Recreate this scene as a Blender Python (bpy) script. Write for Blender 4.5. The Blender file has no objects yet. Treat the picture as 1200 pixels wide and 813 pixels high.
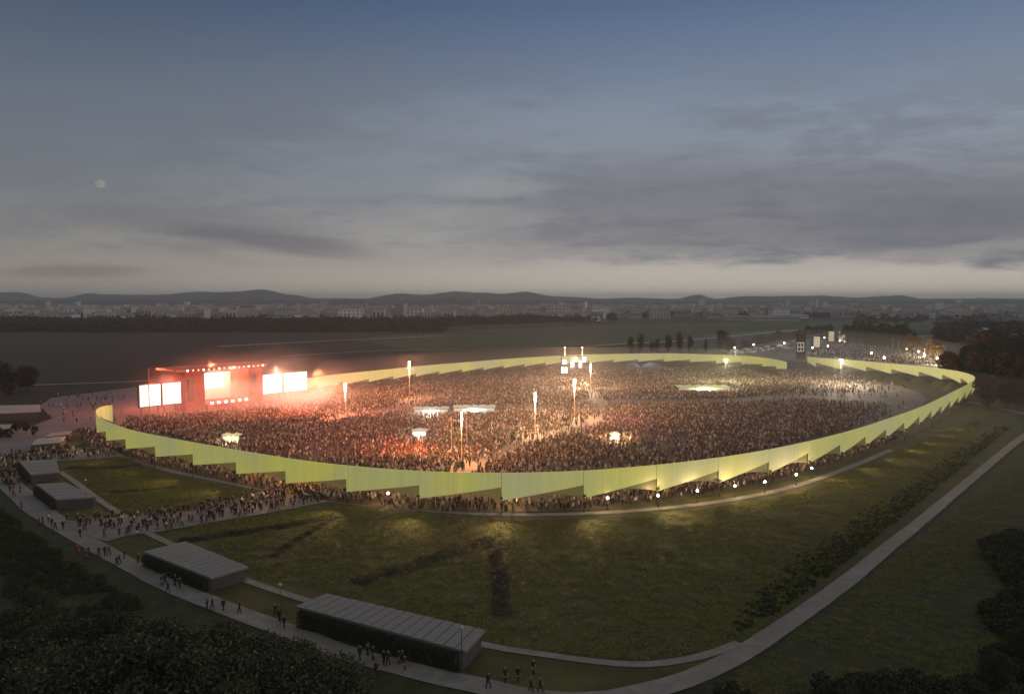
import bpy, bmesh, math, random
from mathutils import Vector, Matrix
from mathutils.noise import noise as pnoise
R = random.Random(7)
S = bpy.context.scene
COL = S.collection

# ------------------------------------------------------------------ camera
H, F, HOR, CY = 45.0, 900.0, 352.0, 406.5
PITCH = math.atan((CY - HOR) / F)
cam = bpy.data.cameras.new('camera'); camo = bpy.data.objects.new('camera', cam); COL.objects.link(camo)
cam.sensor_width = 36; cam.lens = 36 * F / 1200; cam.clip_start = 1; cam.clip_end = 80000
camo.location = (0, 0, H); camo.rotation_euler = (math.pi/2 - PITCH, 0, 0)
S.camera = camo
# ------------------------------------------------------------------ world: dusk sky with low cloud sheets
W = bpy.data.worlds.new('World'); S.world = W; W.use_nodes = True
SUN_EL, SUN_AZ = math.radians(8.0), math.radians(110)       # low sun, right of the view, behind cloud
def build_world():
    nt = W.node_tree; N = nt.nodes; L = nt.links; N.clear()
    out = N.new('ShaderNodeOutputWorld'); bg = N.new('ShaderNodeBackground'); L.new(bg.outputs[0], out.inputs[0])
    sky = N.new('ShaderNodeTexSky'); sky.sky_type = 'NISHITA'; sky.sun_disc = False
    sky.sun_elevation = SUN_EL; sky.sun_rotation = SUN_AZ; sky.dust_density = 2.0; sky.ozone_density = 2.5
    tc = N.new('ShaderNodeTexCoord'); sep = N.new('ShaderNodeSeparateXYZ'); L.new(tc.outputs['Generated'], sep.inputs[0])
    def m(op, a, b=None, c=None):
        n = N.new('ShaderNodeMath'); n.operation = op
        for i, v in enumerate((a, b, c)):
            if v is None: continue
            if isinstance(v, (int, float)): n.inputs[i].default_value = v
            else: L.new(v, n.inputs[i])
        return n.outputs[0]
    def mix(f, a, b, mode='MIX'):
        n = N.new('ShaderNodeMix'); n.data_type = 'RGBA'; n.blend_type = mode
        for s, v in ((n.inputs[0], f), (n.inputs[6], a), (n.inputs[7], b)):
            if isinstance(v, (int, float)): s.default_value = v
            elif isinstance(v, tuple): s.default_value = (*v, 1)
            else: L.new(v, s)
        return n.outputs[2]
    z = m('MAXIMUM', sep.outputs[2], 0.0)
    ramp = N.new('ShaderNodeValToRGB'); L.new(m('MULTIPLY', z, 2.0), ramp.inputs[0])
    cr = ramp.color_ramp
    stops = [(0.0, (0.780, 0.690, 0.590)), (0.09, (0.550, 0.505, 0.450)), (0.26, (0.315, 0.342, 0.378)), (0.44, (0.235, 0.285, 0.365)),
             (0.70, (0.092, 0.150, 0.262)), (1.0, (0.235, 0.245, 0.270))]
    while len(cr.elements) < len(stops): cr.elements.new(0.5)
    for e, (p, c) in zip(cr.elements, stops): e.position = p; e.color = (*c, 1)
    # sky colour dimmed on the left, as by lens vignetting
    side = N.new('ShaderNodeMapRange'); L.new(sep.outputs[0], side.inputs[0])
    side.inputs[1].default_value = -0.6; side.inputs[2].default_value = 0.3; side.inputs[3].default_value = 0.55; side.inputs[4].default_value = 1.0
    side.interpolation_type = 'SMOOTHSTEP'
    base = mix(1.0, ramp.outputs[0], mix(side.outputs[0], (0.0, 0.0, 0.0), (1.0, 1.0, 1.0)), 'MULTIPLY')
    skym = mix(1.0, sky.outputs[0], (0.10, 0.10, 0.10), 'MULTIPLY')
    base = mix(0.04, base, skym)
    # clouds: noise on a flat sheet overhead
    dv = m('ADD', z, 0.055)
    comb = N.new('ShaderNodeCombineXYZ')
    L.new(m('DIVIDE', sep.outputs[0], dv), comb.inputs[0]); L.new(m('DIVIDE', sep.outputs[1], dv), comb.inputs[1])
    def cloud(scale, sx, sy, off, lo, hi, rough=0.55, dist=0.4):
        mp = N.new('ShaderNodeMapping'); mp.inputs['Scale'].default_value = (sx, sy, 1); mp.inputs['Location'].default_value = off
        L.new(comb.outputs[0], mp.inputs[0])
        nz = N.new('ShaderNodeTexNoise'); L.new(mp.outputs[0], nz.inputs[0])
        nz.inputs['Scale'].default_value = scale; nz.inputs['Detail'].default_value = 7; nz.inputs['Roughness'].default_value = rough
        nz.inputs['Distortion'].default_value = dist
        r = N.new('ShaderNodeMapRange'); r.interpolation_type = 'SMOOTHSTEP'; L.new(nz.outputs[0], r.inputs[0])
        r.inputs[1].default_value = lo; r.inputs[2].default_value = hi
        return r.outputs[0]
    def band(z0, z1, z2, z3):      # fade in z0-z1, out z2-z3
        a = N.new('ShaderNodeMapRange'); a.interpolation_type = 'SMOOTHSTEP'; L.new(z, a.inputs[0]); a.inputs[1].default_value = z0; a.inputs[2].default_value = z1
        b = N.new('ShaderNodeMapRange'); b.interpolation_type = 'SMOOTHSTEP'; L.new(z, b.inputs[0]); b.inputs[1].default_value = z2; b.inputs[2].default_value = z3
        b.inputs[3].default_value = 1; b.inputs[4].default_value = 0
        return m('MULTIPLY', a.outputs[0], b.outputs[0])
    # cloud sheets placed by bearing and height (u = x/y, v = z/y), edges broken by noise
    yy = m('MAXIMUM', sep.outputs[1], 0.05); U = m('DIVIDE', sep.outputs[0], yy); V_ = m('DIVIDE', z, yy)
    fc = N.new('ShaderNodeCombineXYZ'); L.new(U, fc.inputs[0]); L.new(m('MULTIPLY', V_, 4.5), fc.inputs[1])
    def nz_(scale, seed, det=8, rough=.6):
        mp = N.new('ShaderNodeMapping'); mp.inputs['Location'].default_value = (seed, seed * 1.7, 0); L.new(fc.outputs[0], mp.inputs[0])
        q = N.new('ShaderNodeTexNoise'); L.new(mp.outputs[0], q.inputs[0]); q.inputs['Scale'].default_value = scale; q.inputs['Detail'].default_value = det; q.inputs['Roughness'].default_value = rough; q.inputs['Distortion'].default_value = .25
        return m('SUBTRACT', q.outputs[0], 0.5)
    n1, n2, n3 = nz_(2.6, 3.1, 10, .68), nz_(8.0, 9.2, 8, .7), nz_(2.2, 5.6)
    def blob(px, py, sx, sy, rot=0.0, amp=1.6, soft=.9, n=n1, hard=None):
        u0 = (px - 600) / F; v0 = (HOR - py) / F; c, s_ = math.cos(rot), math.sin(rot)
        du, dv_ = m('SUBTRACT', U, u0), m('SUBTRACT', V_, v0)
        a = m('DIVIDE', m('ADD', m('MULTIPLY', du, c), m('MULTIPLY', dv_, s_)), sx / F); b_ = m('DIVIDE', m('SUBTRACT', m('MULTIPLY', dv_, c), m('MULTIPLY', du, s_)), sy / F)
        d = m('SQRT', m('ADD', m('MULTIPLY', a, a), m('MULTIPLY', b_, b_)))
        d = m('ADD', d, m('MULTIPLY', n, amp)); d = m('ADD', d, m('MULTIPLY', n2, amp * .7))
        r = N.new('ShaderNodeMapRange'); r.interpolation_type = 'SMOOTHSTEP'; L.new(d, r.inputs[0]); r.inputs[1].default_value = 1 + soft * .3; r.inputs[2].default_value = 1 - soft * .7; 
        return r.outputs[0]
    def smooth(x, a, b_):
        r = N.new('ShaderNodeMapRange'); r.interpolation_type = 'SMOOTHSTEP'; L.new(x, r.inputs[0]); r.inputs[1].default_value = a; r.inputs[2].default_value = b_; return r.outputs[0]
    # violet-grey sheet with a crisp ragged lower edge on the right
    edge = m('ADD', V_, m('ADD', m('MULTIPLY', n1, .075), m('MULTIPLY', n2, .030)))
    low = smooth(edge, .040, .056); high = m('SUBTRACT', 1.0, smooth(edge, .10, .26)); rt = smooth(m('ADD', U, m('MULTIPLY', n3, .7)), -.14, .18)
    base = mix(m('MULTIPLY', m('MULTIPLY', low, high), m('MULTIPLY', rt, m('ADD', .62, m('MULTIPLY', smooth(n2, -.12, .14), .30)))), base, (0.180, 0.188, 0.216))
    mott = smooth(m('ADD', n1, m('MULTIPLY', n2, .8)), -.12, .16)
    base = mix(m('MULTIPLY', m('MULTIPLY', m('SUBTRACT', 1.0, smooth(V_, .20, .36)), smooth(V_, .03, .08)), m('MULTIPLY', mott, .52)), base, (0.150, 0.158, 0.188))
    base = mix(m('MULTIPLY', blob(900, 240, 420, 45, 0, 1.3), .40), base, (0.150, 0.150, 0.185))
    base = mix(m('MULTIPLY', blob(1130, 262, 200, 34, .05, 1.2), .50), base, (0.145, 0.148, 0.190))
    base = mix(m('MULTIPLY', blob(330, 285, 140, 13, -.13, 2.2), .60), base, (0.112, 0.118, 0.140))
    base = mix(m('MULTIPLY', blob(230, 262, 170, 20, -.10, 2.4), .35), base, (0.125, 0.132, 0.155))
    base = mix(m('MULTIPLY', blob(90, 318, 90, 8, 0, 1.2), .45), base, (0.11, 0.115, 0.14))
    base = mix(m('MULTIPLY', blob(560, 300, 170, 16, 0, 1.3), .35), base, (0.43, 0.40, 0.375))
    base = mix(m('MULTIPLY', blob(585, 222, 70, 14, .05, 1.8), .45), base, (0.34, 0.34, 0.345))
    base = mix(m('MULTIPLY', blob(570, 255, 90, 14, -.05, 1.8), .40), base, (0.34, 0.335, 0.33))
    base = mix(m('MULTIPLY', blob(1060, 300, 190, 10, .10, 1.5), .40), base, (0.46, 0.42, 0.39))
    base = mix(m('MULTIPLY', blob(470, 180, 260, 60, .1, 1.8), .20), base, (0.27, 0.29, 0.33))
    base = mix(m('MULTIPLY', blob(60, 330, 160, 22, 0, 1.2), .30), base, (0.27, 0.19, 0.165))
    L.new(base, bg.inputs[0]); bg.inputs[1].default_value = 1.0
build_world()
sun = bpy.data.lights.new('sun', 'SUN'); sun.energy = 0.45; sun.angle = math.radians(20); sun.color = (1, 0.86, 0.72)
suno = bpy.data.objects.new('sun', sun); COL.objects.link(suno)
_sd = Vector((math.sin(SUN_AZ) * math.cos(math.radians(8)), math.cos(SUN_AZ) * math.cos(math.radians(8)), math.sin(math.radians(8))))
suno.rotation_euler = _sd.to_track_quat('Z', 'Y').to_euler()
S.view_settings.view_transform = 'Standard'; S.view_settings.look = 'None'; S.view_settings.exposure = 0; S.view_settings.gamma = 1
S.render.engine = 'CYCLES'
cy = S.cycles
cy.use_denoising = True; cy.max_bounces = 4; cy.diffuse_bounces = 2; cy.glossy_bounces = 2; cy.transmission_bounces = 2; cy.transparent_max_bounces = 12
cy.volume_bounces = 0; cy.sample_clamp_indirect = 3; cy.sample_clamp_direct = 0; cy.caustics_reflective = False; cy.caustics_refractive = False
cy.use_light_tree = True

# ------------------------------------------------------------------ helpers
def at(px, py, z=0.0):
    """world point at height z seen at pixel (px,py) of the 1200x813 photograph"""
    u, v = (px - 600) / F, (CY - py) / F
    cp, sp = math.cos(PITCH), math.sin(PITCH)
    d = Vector((u, cp + v * sp, -sp + v * cp))
    t = (z - H) / d.z
    return Vector((d.x * t, d.y * t, z))
def link(o): COL.objects.link(o); return o
def tag(o, label=None, cat=None, group=None, kind=None):
    if label: o['label'] = label
    if cat: o['category'] = cat
    if group: o['group'] = group
    if kind: o['kind'] = kind
    return o
def empty(name, loc=(0, 0, 0), rz=0, **k):
    o = link(bpy.data.objects.new(name, None)); o.location = loc; o.rotation_euler = (0, 0, rz); o.empty_display_size = 0.5
    return tag(o, **k)
def mesh(name, V, Fc, mats, mi=None, smooth=False):
    me = bpy.data.meshes.new(name); me.from_pydata([tuple(v) for v in V], [], Fc)
    for m in (mats if isinstance(mats, (list, tuple)) else [mats]): me.materials.append(m)
    if mi: me.polygons.foreach_set('material_index', mi)
    if smooth: me.polygons.foreach_set('use_smooth', [True] * len(me.polygons))
    me.update(); return me
def obj(name, me, parent=None, loc=None, rz=None, **k):
    o = link(bpy.data.objects.new(name, me))
    if parent: o.parent = parent
    if loc is not None: o.location = loc
    if rz is not None: o.rotation_euler = (0, 0, rz)
    return tag(o, **k)
class MB:
    def __init__(s): s.V = []; s.F = []; s.M = []
    def add(s, V, Fc, mi=0):
        b = len(s.V); s.V += [Vector(v) for v in V]; s.F += [tuple(i + b for i in f) for f in Fc]; s.M += [mi] * len(Fc); return s
    def box(s, x0, y0, z0, x1, y1, z1, mi=0, M=None):
        V = [Vector(p) for p in ((x0,y0,z0),(x1,y0,z0),(x1,y1,z0),(x0,y1,z0),(x0,y0,z1),(x1,y0,z1),(x1,y1,z1),(x0,y1,z1))]
        if M: V = [M @ v for v in V]
        return s.add(V, [(0,3,2,1),(4,5,6,7),(0,1,5,4),(1,2,6,5),(2,3,7,6),(3,0,4,7)], mi)
    def tube(s, a, b, ra, rb=None, n=6, mi=0):
        a, b = Vector(a), Vector(b); rb = ra if rb is None else rb
        d = (b - a).normalized(); q = d.to_track_quat('Z', 'Y')
        V = []
        for p, r in ((a, ra), (b, rb)):
            for i in range(n):
                t = 2 * math.pi * i / n; V.append(p + q @ Vector((r * math.cos(t), r * math.sin(t), 0)))
        Fc = [(i, (i + 1) % n, n + (i + 1) % n, n + i) for i in range(n)] + [tuple(range(n - 1, -1, -1)), tuple(range(n, 2 * n))]
        return s.add(V, Fc, mi)
    def ball(s, c, r, mi=0, nu=8, nv=5, sc=(1, 1, 1)):
        V = [Vector((0, 0, -1))]
        for j in range(1, nv):
            ph = -math.pi / 2 + math.pi * j / nv
            for i in range(nu):
                t = 2 * math.pi * i / nu; V.append(Vector((math.cos(ph) * math.cos(t), math.cos(ph) * math.sin(t), math.sin(ph))))
        V.append(Vector((0, 0, 1)))
        V = [Vector(c) + Vector((v.x * sc[0], v.y * sc[1], v.z * sc[2])) * r for v in V]
        Fc = [(0, 1 + (i + 1) % nu, 1 + i) for i in range(nu)]
        for j in range(nv - 2):
            for i in range(nu):
                a = 1 + j * nu; Fc.append((a + i, a + (i + 1) % nu, a + nu + (i + 1) % nu, a + nu + i))
        a = 1 + (nv - 2) * nu; l = len(V) - 1
        Fc += [(a + i, a + (i + 1) % nu, l) for i in range(nu)]
        return s.add(V, Fc, mi)
    def me(s, name, mats, smooth=False): return mesh(name, s.V, s.F, mats, s.M, smooth)
def catmull(P, step=1.0, closed=False):
    P = [Vector(p) for p in P]; out = []
    n = len(P)
    for i in range(n - 1):
        p0 = P[max(i - 1, 0)]; p1 = P[i]; p2 = P[i + 1]; p3 = P[min(i + 2, n - 1)]
        k = max(2, int((p2 - p1).length / step))
        for j in range(k):
            t = j / k
            out.append(0.5 * ((2 * p1) + (p2 - p0) * t + (2 * p0 - 5 * p1 + 4 * p2 - p3) * t * t + (3 * p1 - p0 - 3 * p2 + p3) * t ** 3))
    out.append(P[-1]); return out
class Line:
    def __init__(s, pts):
        s.p = pts; s.s = [0]
        for a, b in zip(pts, pts[1:]): s.s.append(s.s[-1] + (b - a).length)
        s.len = s.s[-1]
    def at(s, d):
        d = min(max(d, 0), s.len); import bisect
        i = min(max(bisect.bisect_right(s.s, d) - 1, 0), len(s.p) - 2)
        t = (d - s.s[i]) / max(1e-9, s.s[i + 1] - s.s[i]); return s.p[i].lerp(s.p[i + 1], t)
    def normal(s, d):
        t = s.at(d + 0.5) - s.at(d - 0.5); t.z = 0; t.normalize(); return Vector((t.y, -t.x, 0))
    def dist(s, q, stride=1):
        return min((Vector((a.x - q.x, a.y - q.y)).length) for a in s.p[::stride])
def inpoly(x, y, P):
    c = False; n = len(P); j = n - 1
    for i in range(n):
        xi, yi = P[i][0], P[i][1]; xj, yj = P[j][0], P[j][1]
        if (yi > y) != (yj > y) and x < (xj - xi) * (y - yi) / (yj - yi) + xi: c = not c
        j = i
    return c

# ------------------------------------------------------------------ materials
def mat(name, col, rough=0.85, noise=None, col2=None, scale=1.0, bump=0.0, metal=0.0, em=None, es=0.0, detail=6, coords='Object', spec=0.3, lo=0.35, hi=0.65, col3=None, scale3=0.02, stretch=(1,1,1)):
    m = bpy.data.materials.new(name); m.use_nodes = True; nt = m.node_tree; b = nt.nodes['Principled BSDF']
    b.inputs['Base Color'].default_value = (*col, 1); b.inputs['Roughness'].default_value = rough; b.inputs['Metallic'].default_value = metal
    b.inputs['Specular IOR Level'].default_value = spec
    if col2:
        tc = nt.nodes.new('ShaderNodeTexCoord'); mp = nt.nodes.new('ShaderNodeMapping'); mp.inputs['Scale'].default_value = stretch
        nt.links.new(tc.outputs[coords], mp.inputs[0])
        nz = nt.nodes.new('ShaderNodeTexNoise'); nz.inputs['Scale'].default_value = scale; nz.inputs['Detail'].default_value = detail; nz.inputs['Roughness'].default_value = 0.65
        nt.links.new(mp.outputs[0], nz.inputs[0])
        r = nt.nodes.new('ShaderNodeMapRange'); nt.links.new(nz.outputs[0], r.inputs[0]); r.inputs[1].default_value = lo; r.inputs[2].default_value = hi
        mx = nt.nodes.new('ShaderNodeMix'); mx.data_type = 'RGBA'; nt.links.new(r.outputs[0], mx.inputs[0])
        mx.inputs[6].default_value = (*col, 1); mx.inputs[7].default_value = (*col2, 1); last = mx.outputs[2]
        if col3:
            n3 = nt.nodes.new('ShaderNodeTexNoise'); n3.inputs['Scale'].default_value = scale3; n3.inputs['Detail'].default_value = 5; nt.links.new(tc.outputs[coords], n3.inputs[0])
            r3 = nt.nodes.new('ShaderNodeMapRange'); nt.links.new(n3.outputs[0], r3.inputs[0]); r3.inputs[1].default_value = 0.4; r3.inputs[2].default_value = 0.68
            m3 = nt.nodes.new('ShaderNodeMix'); m3.data_type = 'RGBA'; nt.links.new(r3.outputs[0], m3.inputs[0]); nt.links.new(last, m3.inputs[6]); m3.inputs[7].default_value = (*col3, 1); last = m3.outputs[2]
        nt.links.new(last, b.inputs['Base Color'])
        if bump:
            bp = nt.nodes.new('ShaderNodeBump'); bp.inputs['Strength'].default_value = bump; bp.inputs['Distance'].default_value = 0.3
            nt.links.new(nz.outputs[0], bp.inputs['Height']); nt.links.new(bp.outputs[0], b.inputs['Normal'])
    if em:
        b.inputs['Emission Color'].default_value = (*em, 1); b.inputs['Emission Strength'].default_value = es
    return m
def leafmat(name, c1, c2, c3=None):
    m = bpy.data.materials.new(name); m.use_nodes = True; nt = m.node_tree; b = nt.nodes['Principled BSDF']
    g = nt.nodes.new('ShaderNodeNewGeometry'); r = nt.nodes.new('ShaderNodeValToRGB'); nt.links.new(g.outputs['Random Per Island'], r.inputs[0])
    r.color_ramp.elements[0].color = (*c1, 1); r.color_ramp.elements[1].color = (*c2, 1)
    if c3: e = r.color_ramp.elements.new(0.8); e.color = (*c2, 1); r.color_ramp.elements[-1].color = (*c3, 1)
    nt.links.new(r.outputs[0], b.inputs['Base Color']); b.inputs['Roughness'].default_value = 0.7; b.inputs['Specular IOR Level'].default_value = 0.2
    return m
def glow(name, col, s, base=(0.6, 0.6, 0.6)):
    return mat(name, base, em=col, es=s)
M_ground = mat('field_ground', (0.040, 0.036, 0.022), col2=(0.054, 0.046, 0.028), scale=0.02, detail=9, coords='Object', col3=(0.042, 0.030, 0.018), scale3=0.004)
M_meadow = mat('meadow_grass', (0.036, 0.048, 0.009), col2=(0.096, 0.098, 0.020), scale=0.16, detail=15, bump=0.35, lo=0.38, hi=0.62, col3=(0.080, 0.064, 0.018), scale3=0.05, stretch=(0.6, 1, 1))
M_verge = mat('verge_grass', (0.024, 0.030, 0.009), col2=(0.056, 0.058, 0.017), scale=0.4, detail=11, bump=0.9)
M_lawn = mat('lawn_grass', (0.048, 0.060, 0.010), col2=(0.080, 0.084, 0.018), scale=0.3, detail=10, bump=0.5)
M_strip = mat('tall_sedge', (0.040, 0.046, 0.014), col2=(0.062, 0.056, 0.020), scale=0.5)
M_dark_bed = mat('dark_strip_ground', (0.009, 0.013, 0.005), col2=(0.020, 0.026, 0.008), scale=.5, detail=12)  # darker ground under the angular strips
M_path = mat('path_gravel', (0.20, 0.178, 0.155), col2=(0.34, 0.31, 0.28), col3=(0.23, 0.20, 0.165), scale3=0.09, scale=0.5, detail=8, coords='Object', lo=0.3, hi=0.7)
M_plaza = mat('asphalt_apron', (0.22, 0.195, 0.19), col2=(0.29, 0.26, 0.25), scale=0.06, detail=8)
M_arena = mat('arena_gravel', (0.15, 0.130, 0.110), col2=(0.21, 0.185, 0.155), scale=0.08, detail=8)
M_bank = mat('bank_grass', (0.075, 0.062, 0.026), col2=(0.10, 0.078, 0.034), scale=0.1, detail=9)
M_far_green = mat('airfield_grass', (0.070, 0.092, 0.034), col2=(0.105, 0.118, 0.050), scale=0.01, detail=8, stretch=(0.3, 1.6, 1))
M_far_brown = mat('airfield_brown_grass', (0.042, 0.036, 0.024), col2=(0.054, 0.046, 0.030), scale=0.01, detail=8, stretch=(0.2, 1.6, 1))
M_concrete = mat('pale_concrete', (0.42, 0.40, 0.38), col2=(0.50, 0.48, 0.45), scale=0.8)
M_runway = mat('runway_concrete', (0.33, 0.31, 0.28), col2=(0.40, 0.37, 0.33), scale=0.05)
M_road2 = mat('far_road', (0.20, 0.19, 0.18), col2=(0.26, 0.25, 0.23), scale=0.05)
M_steel = mat('dark_steel', (0.05, 0.05, 0.05), rough=0.5, metal=0.6)
M_post = mat('post_steel', (0.11, 0.11, 0.11), rough=0.5, metal=0.5)
M_greywall = mat('grey_render', (0.065, 0.06, 0.058), col2=(0.085, 0.08, 0.075), scale=0.6)
M_roof_a = mat('pale_roof_board', (0.25, 0.225, 0.20), col2=(0.33, 0.30, 0.27), scale=0.7, stretch=(1, 6, 1))
M_roof_b = mat('dark_roof_board', (0.17, 0.162, 0.155), col2=(0.21, 0.20, 0.19), scale=0.7)
M_leaf = leafmat('leaf_dark', (0.018, 0.027, 0.013), (0.062, 0.074, 0.036), (0.10, 0.11, 0.062))
M_leaf_far = leafmat('leaf_far', (0.018, 0.024, 0.012), (0.036, 0.042, 0.020))
M_leaf_autumn = leafmat('leaf_autumn', (0.05, 0.026, 0.012), (0.12, 0.055, 0.024))
M_leaf_shrub = leafmat('leaf_shrub', (0.022, 0.032, 0.012), (0.060, 0.070, 0.028))
M_leaf_climb = leafmat('leaf_climber', (0.030, 0.040, 0.014), (0.085, 0.095, 0.035))
M_bark = mat('bark', (0.05, 0.038, 0.028), col2=(0.08, 0.06, 0.045), scale=4)
M_hill = mat('hill_woodland', (0.030, 0.036, 0.024), col2=(0.060, 0.062, 0.042), scale=0.006, detail=8, lo=0.4, hi=0.6)
M_tuft = leafmat('tuft_grass', (0.14, 0.15, 0.04), (0.22, 0.20, 0.06))
M_tuft2 = leafmat('tuft_sedge', (0.026, 0.034, 0.014), (0.050, 0.056, 0.022))

def membrane_material():
    m = bpy.data.materials.new('lit_membrane'); m.use_nodes = True; nt = m.node_tree; b = nt.nodes['Principled BSDF']
    b.inputs['Base Color'].default_value = (0.36, 0.36, 0.24, 1); b.inputs['Roughness'].default_value = 0.6
    tc = nt.nodes.new('ShaderNodeTexCoord'); nz = nt.nodes.new('ShaderNodeTexNoise'); nz.noise_dimensions = '4D'; nz.inputs['Scale'].default_value = 0.05; nz.inputs['Detail'].default_value = 3
    nt.links.new(tc.outputs['Object'], nz.inputs[0]); oi = nt.nodes.new('ShaderNodeObjectInfo'); mw = nt.nodes.new('ShaderNodeMath'); mw.operation = 'MULTIPLY'; mw.inputs[1].default_value = 3.0
    nt.links.new(oi.outputs['Random'], mw.inputs[0]); nt.links.new(mw.outputs[0], nz.inputs['W'])
    r = nt.nodes.new('ShaderNodeValToRGB'); nt.links.new(nz.outputs[0], r.inputs[0])
    r.color_ramp.elements[0].position = 0.36; r.color_ramp.elements[0].color = (0.320, 0.298, 0.042, 1)
    r.color_ramp.elements[1].position = 0.66; r.color_ramp.elements[1].color = (0.236, 0.234, 0.110, 1)
    e = r.color_ramp.elements.new(0.5); e.color = (0.270, 0.262, 0.068, 1)
    # fine vertical fabric pleats
    mp = nt.nodes.new('ShaderNodeMapping'); mp.inputs['Scale'].default_value = (1, 1, 0.02); nt.links.new(tc.outputs['Object'], mp.inputs[0])
    n2 = nt.nodes.new('ShaderNodeTexNoise'); n2.inputs['Scale'].default_value = 1.6; n2.inputs['Detail'].default_value = 4; nt.links.new(mp.outputs[0], n2.inputs[0])
    mr = nt.nodes.new('ShaderNodeMapRange'); nt.links.new(n2.outputs[0], mr.inputs[0]); mr.inputs[1].default_value = 0.3; mr.inputs[2].default_value = 0.7; mr.inputs[3].default_value = 0.88; mr.inputs[4].default_value = 1.08
    nt.links.new(r.outputs[0], b.inputs['Emission Color']); nt.links.new(mr.outputs[0], b.inputs['Emission Strength'])
    return m
M_mem = membrane_material()
def screen_material():
    m = bpy.data.materials.new('open_mesh_fabric'); m.use_nodes = True; nt = m.node_tree; b = nt.nodes['Principled BSDF']
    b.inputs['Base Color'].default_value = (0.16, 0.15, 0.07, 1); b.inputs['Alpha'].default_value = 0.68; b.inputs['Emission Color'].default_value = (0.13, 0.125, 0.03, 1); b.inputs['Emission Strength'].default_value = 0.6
    return m
M_scr = screen_material()

def add_light(name, kind, loc, power, col, parent=None, radius=0.4, aim=None, spot=1.9):
    l = bpy.data.lights.new(name, kind); l.energy = power; l.color = col
    l.shadow_soft_size = radius
    if kind == 'SPOT': l.spot_size = spot; l.spot_blend = 1.0 if name == 'added_wall_floodlight' else .8
    o = link(bpy.data.objects.new(name, l)); o.location = loc
    if aim is not None: o.rotation_euler = (Vector(loc) - Vector(aim)).to_track_quat('Z', 'Y').to_euler()
    if parent:
        o.parent = parent; o.location = Vector(loc) - parent.location
    return o

# ------------------------------------------------------------------ scatter (one object, geometry nodes, for the uncountable)
def scatter(name, pts, sources, kind='stuff', label=None, cat=None, fill_scale=(0.85, 1.15), rot=True, scales=None):
    """pts: world points; sources: list of meshes. ONE object, instances of the sources on its points"""
    n = len(pts)
    me = bpy.data.meshes.new(name); me.from_pydata([tuple(p) for p in pts], [], [])
    a = me.attributes.new('pick', 'INT', 'POINT'); a.data.foreach_set('value', [R.randrange(len(sources)) for _ in range(n)])
    a = me.attributes.new('spin', 'FLOAT', 'POINT'); a.data.foreach_set('value', [R.uniform(0, 6.283) if rot is True else (rot() if callable(rot) else 0) for _ in range(n)])
    a = me.attributes.new('size', 'FLOAT', 'POINT'); a.data.foreach_set('value', scales or [R.uniform(*fill_scale) for _ in range(n)])
    o = link(bpy.data.objects.new(name, me)); tag(o, label, cat, None, kind)
    ng = bpy.data.node_groups.new(name + '_nodes', 'GeometryNodeTree')
    ng.interface.new_socket('Geometry', in_out='INPUT', socket_type='NodeSocketGeometry'); ng.interface.new_socket('Geometry', in_out='OUTPUT', socket_type='NodeSocketGeometry')
    N = ng.nodes; L = ng.links; gi = N.new('NodeGroupInput'); go = N.new('NodeGroupOutput'); jn = N.new('GeometryNodeJoinGeometry'); L.new(jn.outputs[0], go.inputs[0])
    def attr(nm, t):
        x = N.new('GeometryNodeInputNamedAttribute'); x.data_type = t; x.inputs[0].default_value = nm; return x.outputs[0]
    cx = N.new('ShaderNodeCombineXYZ'); L.new(attr('spin', 'FLOAT'), cx.inputs[2])
    sz = attr('size', 'FLOAT'); pk = attr('pick', 'INT')
    for i, sm in enumerate(sources):
        so = bpy.data.objects.new(name + '_source', sm)
        oi = N.new('GeometryNodeObjectInfo'); oi.inputs['Object'].default_value = so; oi.inputs['As Instance'].default_value = True
        c = N.new('FunctionNodeCompare'); c.data_type = 'INT'; c.operation = 'EQUAL'; L.new(pk, c.inputs[2]); c.inputs[3].default_value = i
        ip = N.new('GeometryNodeInstanceOnPoints'); L.new(gi.outputs[0], ip.inputs['Points']); L.new(c.outputs[0], ip.inputs['Selection'])
        L.new(oi.outputs['Geometry'], ip.inputs['Instance']); L.new(cx.outputs[0], ip.inputs['Rotation']); L.new(sz, ip.inputs['Scale'])
        L.new(ip.outputs[0], jn.inputs[0])
    md = o.modifiers.new('scatter', 'NODES'); md.node_group = ng
    return o

# ------------------------------------------------------------------ ground, roads, fields
obj('ground', mesh('ground', [(-14000, -300, 0), (14000, -300, 0), (14000, 14000, 0), (-14000, 14000, 0)], [(0, 1, 2, 3)], M_ground), kind='structure')
def sheet(name, px, z, m, step=0, kind='structure'):
    P = [at(x, y, z) for x, y in px]
    if step: P = catmull(P + [P[0]], step)[:-1]
    return obj(name, mesh(name, P, [tuple(range(len(P)))], m), kind=kind), P
def strip(name, pts, w, z, m, w2=None, kind='structure', step=2.0, wf=None):
    ln = Line(catmull(pts, step)); V = []; n = len(ln.p)
    for i, p in enumerate(ln.p):
        t = i / (n - 1); ww = (wf(p) if wf else (w + ((w2 if w2 is not None else w) - w) * t)) / 2 * (1 + 0.07 * pnoise(Vector((p.x * .1, p.y * .1, z * 9))) + .05 * pnoise(Vector((p.x * .6, p.y * .6, z * 5))))
        a = ln.p[max(i - 1, 0)]; b = ln.p[min(i + 1, n - 1)]; d = (b - a); d.z = 0; d.normalize(); nn = Vector((d.y, -d.x, 0))
        V += [Vector((p.x, p.y, z)) + nn * ww, Vector((p.x, p.y, z)) - nn * ww]
    Fc = [(2 * i, 2 * i + 1, 2 * i + 3, 2 * i + 2) for i in range(n - 1)]
    o = obj(name, mesh(name, V, Fc, m), kind=kind); return o, ln
P2 = lambda L_: [at(x, y) for x, y in L_]
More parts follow.
